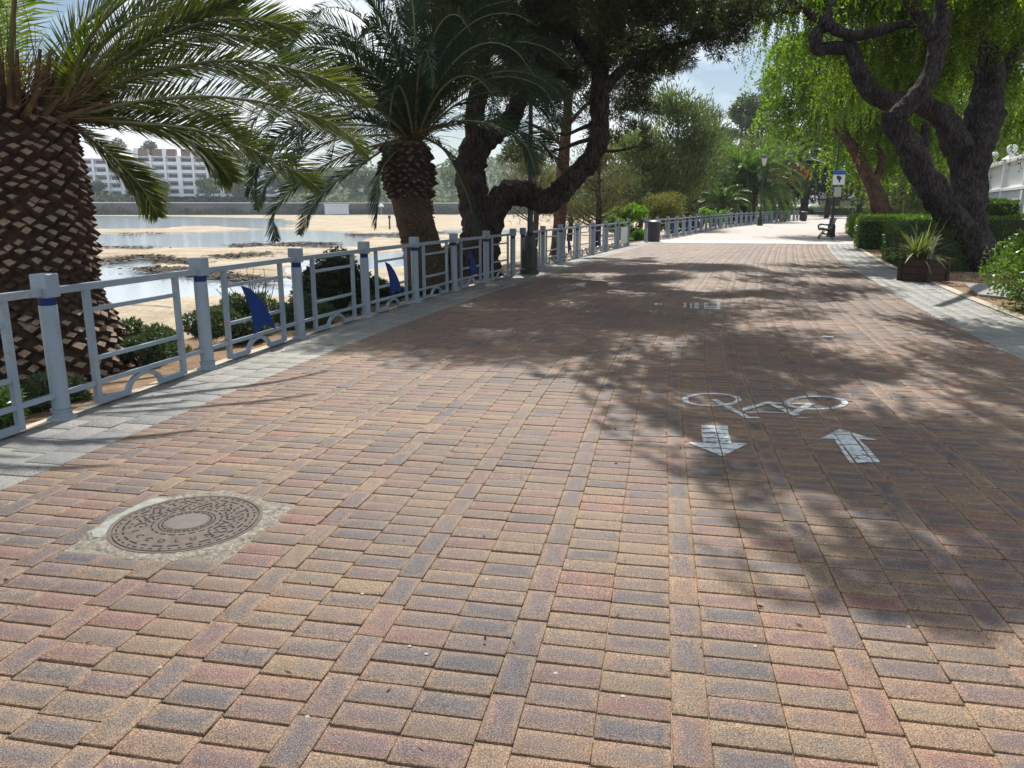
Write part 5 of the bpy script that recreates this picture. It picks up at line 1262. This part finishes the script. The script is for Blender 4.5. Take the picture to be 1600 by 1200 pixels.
# skyline and background trees
BG = [(1192, 160, 112, (3.6, 3, 3.4), 'tall airy tree on the skyline right of the open sky', 'far'), (1160, 178, 114, (2.6, 2.5, 2.2), 'leaning tree crown on the skyline, left of the tall airy one', 'far'), (1185, 205, 112, (3.6, 3, 3), 'lower crown of foliage on the skyline above the palm', 'far'),
      (1138, 212, 170, (3.2, 3, 1.8), 'small dark hilltop tree at the foot of the open sky', 'far'), (1262, 235, 84, (3.2, 3, 3.6), 'upper crown of the dark conifer at the end of the promenade', 'dark'), (1262, 275, 84, (3.6, 3, 3.6), 'dark conifer at the end of the promenade', 'dark'),
      (1300, 240, 96, (4, 3, 4), 'shaded tree behind the lamp post with the sign', 'dark'), (1345, 290, 92, (4.5, 3, 2.6), 'pale green tree over the distant hedge right of the sign', 'tam'), (1400, 290, 84, (4, 3, 3), 'green tree low behind the reddish slanting trunk', 'tam'), (1225, 235, 98, (3.5, 3, 3), 'green tree behind the orange fruited palm', 'tam'),
      (1450, 300, 74, (4, 3, 2.6), 'green tree low behind the leaning trunk', 'tam'), (1520, 270, 60, (4, 3, 3), 'shaded tree behind the thick upright trunk', 'dark'), (1590, 200, 60, (5, 3, 3.5), 'tree rising behind the white wall at the right edge', 'tam'), (1080, 290, 66, (4.5, 3, 3.6), 'green mass of tree behind the slender wispy tree', 'tam'), (1030, 300, 60, (4, 3, 2.8), 'green mass of tree behind the golden shrub', 'tam'),
      (1130, 288, 98, (5, 3, 3.8), 'tree mass behind the small low palm', 'tam'), (960, 310, 70, (4, 3, 2), 'low tree mass behind the lime shrub', 'tam'), (1205, 280, 104, (4.5, 3, 3.6), 'tree mass behind the distant lamp post', 'tam')]
for i, (px, py, d, r, lb, kd) in enumerate(BG):
    mat = {'far': M['far_leaf'], 'dark': M['dark_leaf'], 'tam': M['tamarisk']}[kd]
    t = bush('background_tree', lb, 'tree', D(px, py, d), r, 3200, mat, .5, .22, ncl=22, seed=120 + i, stem=False, r0=.28, r1=.5, group='trees in the background')
    q = D(px, py, d); V, F = tube([(q[0], q[1], 0), (q[0] + .1, q[1], q[2] * .6), tuple(q)], [.3, .25, .1], n=7, seg=3); mk('trunk', V, F, M['bark_pepper'], parent=t)

# white house glimpsed at the end
q = D(1318, 312, 108)
t = thing('garden_house', 'white house glimpsed through foliage behind the sign post', 'house', (q[0], q[1], .4))
MB().box((q[0] + 2, q[1] + 4, 2.3), (10, 7, 4.2)).build('wall', M['white_wall'], t)
MB().box((q[0] + 2, q[1] + 4, 4.55), (10.8, 7.8, .3)).build('roof', M['panel_brown'], t)
for k in range(3): MB().box((q[0] - 1 + k * 2.8, q[1] + .45, 2.2), (1.3, .12, 1.5)).build('window', M['glass'], t)
MB().box((q[0] + .5, q[1] - 1, 2.6), (8, 3, .25)).build('canopy', M['iron'], t)

# ------------------------------------------------------------------ shrubs right behind the near railing
def low(label, x, y, z, rx, ry, rz, n, mat, seed, leaf=.05, w=.014, kind='tuft', ncl=16, name='shrub', r0=.35, r1=.6):
    return bush(name, label, 'shrub', (x, y, z), (rx, ry, rz), n, mat, leaf, w, kind=kind, ncl=ncl, seed=seed, r0=r0, r1=r1, flat=.7)
low('spreading grey-green juniper behind the railing, between the stout palm and the first blue fin', -4.75, 6.3, .10, .65, .9, .28, 3600, M['juniper'], 201)
low('grey-green juniper under the first blue fin plate', -4.45, 7.5, .14, .5, .8, .32, 3400, M['juniper'], 202)
low('low dark shrub behind the nearest railing panel in the left corner', -4.35, 3.55, .12, .38, 1.0, .30, 3600, M['shrub_leaf'], 203, leaf=.06)
low('low shrub at the foot of the stout palm by the first post', -4.25, 4.6, .02, .25, .5, .18, 1500, M['juniper'], 204)
q = D(522, 462, 10.4); low('big round dark shrub filling the panel between the first two blue fins', q[0], q[1], .36, .56, .6, .52, 5200, M['dark_leaf'], 205, leaf=.055, w=.02, ncl=22)
q = D(590, 470, 11.6); low('low green shrub behind the second blue fin plate', q[0], q[1], .10, .5, .7, .26, 2200, M['shrub_leaf'], 206, leaf=.06)
q = D(470, 500, 9.2); low('low juniper between the first blue fin and the big dark shrub', q[0], q[1], .06, .4, .6, .28, 2200, M['juniper'], 207)
q = D(706, 405, 16.6); low('small round dark shrub between the palm and pine trunks', q[0], q[1], q[2], .45, .45, .42, 2000, M['dark_leaf'], 208, leaf=.07, w=.025)
q = D(640, 470, 12.4); low('low dark plants at the foot of the ringed palm', q[0], q[1], .0, .7, .6, .22, 1500, M['dark_leaf'], 209)
t = thing('twiggy_bush', 'bare twiggy bush poking up behind the first blue fin', 'bush', D(398, 500, 8.6)); mb = MB(); rg = np.random.default_rng(8); P = []
b = D(398, 505, 8.6)
for k in range(16):
    e = b + np.array([rg.normal() * .17, rg.normal() * .17, rg.uniform(.3, .62)]); V, F = tube([b, (b + e) / 2 + rg.normal(size=3) * .03, e], [.008, .006, .003], n=4, seg=3, rough=0); mb.add(V, F)
    for _ in range(7): P.append(b + (e - b) * rg.uniform(.5, 1.05) + rg.normal(size=3) * .02)
mb.build('twigs', M['bark_red'], t); P = np.array(P); V, F = cards(P, rg.normal(size=P.shape), .05, .014); sub(t, 'leaves', V, F, M['olive_brown'])
# seaweed wrack on the sand
P = []
for (x0, y0, x1, y1, n_) in [(150, 410, 235, 400, 160), (235, 402, 300, 412, 200), (225, 420, 330, 428, 260), (380, 382, 470, 384, 120), (450, 381, 520, 382, 200), (545, 367, 640, 368, 220), (340, 402, 420, 396, 140), (260, 420, 420, 440, 220), (150, 386, 240, 387, 70), (185, 366, 250, 365, 60), (370, 385, 390, 384, 60), (620, 366, 700, 364, 120)]:
    for _ in range(n_):
        u = rng.uniform(); P.append(W(x0 + (x1 - x0) * u, y0 + (y1 - y0) * u + rng.normal() * 1.3, SZ))
P = np.array(P); P[:, 2] += .04; P = np.repeat(P, 4, 0) + rng.normal(size=(len(P) * 4, 3)) * np.array([.45, .3, .01]); a_ = rng.uniform(0, 6.28, len(P)); l_ = rng.uniform(.05, .22, len(P))[:, None]; u_ = np.stack([np.cos(a_), np.sin(a_), rng.normal(size=len(P)) * .15], 1) * l_; v_ = np.stack([-np.sin(a_), np.cos(a_), rng.normal(size=len(P)) * .15], 1) * l_ * .5; V = np.stack([P - u_, P - v_, P + u_, P + v_], 1).reshape(-1, 3); F = np.arange(len(V)).reshape(-1, 4); o = mk('seaweed', V, F, mat_plain('seaweed', (.05, .035, .022), .9, var=.4, scale=3)); o['kind'] = 'stuff'

# ------------------------------------------------------------------ sea haze
hm = bpy.data.materials.new('haze'); hm.use_nodes = True; hn = hm.node_tree.nodes; hn.remove(hn['Principled BSDF'])
pv = hn.new('ShaderNodeVolumePrincipled'); pv.inputs['Color'].default_value = (.80, .88, 1.0, 1); pv.inputs['Density'].default_value = HAZE
hm.node_tree.links.new(pv.outputs[0], hn['Material Output'].inputs['Volume'])
if HAZE > 0:
    o = MB().box((0, 300, 23.8), (1360, 960, 52)).build('haze', hm); o['kind'] = 'stuff'

for o in bpy.data.objects:
    if '_o' in o.keys(): del o['_o']
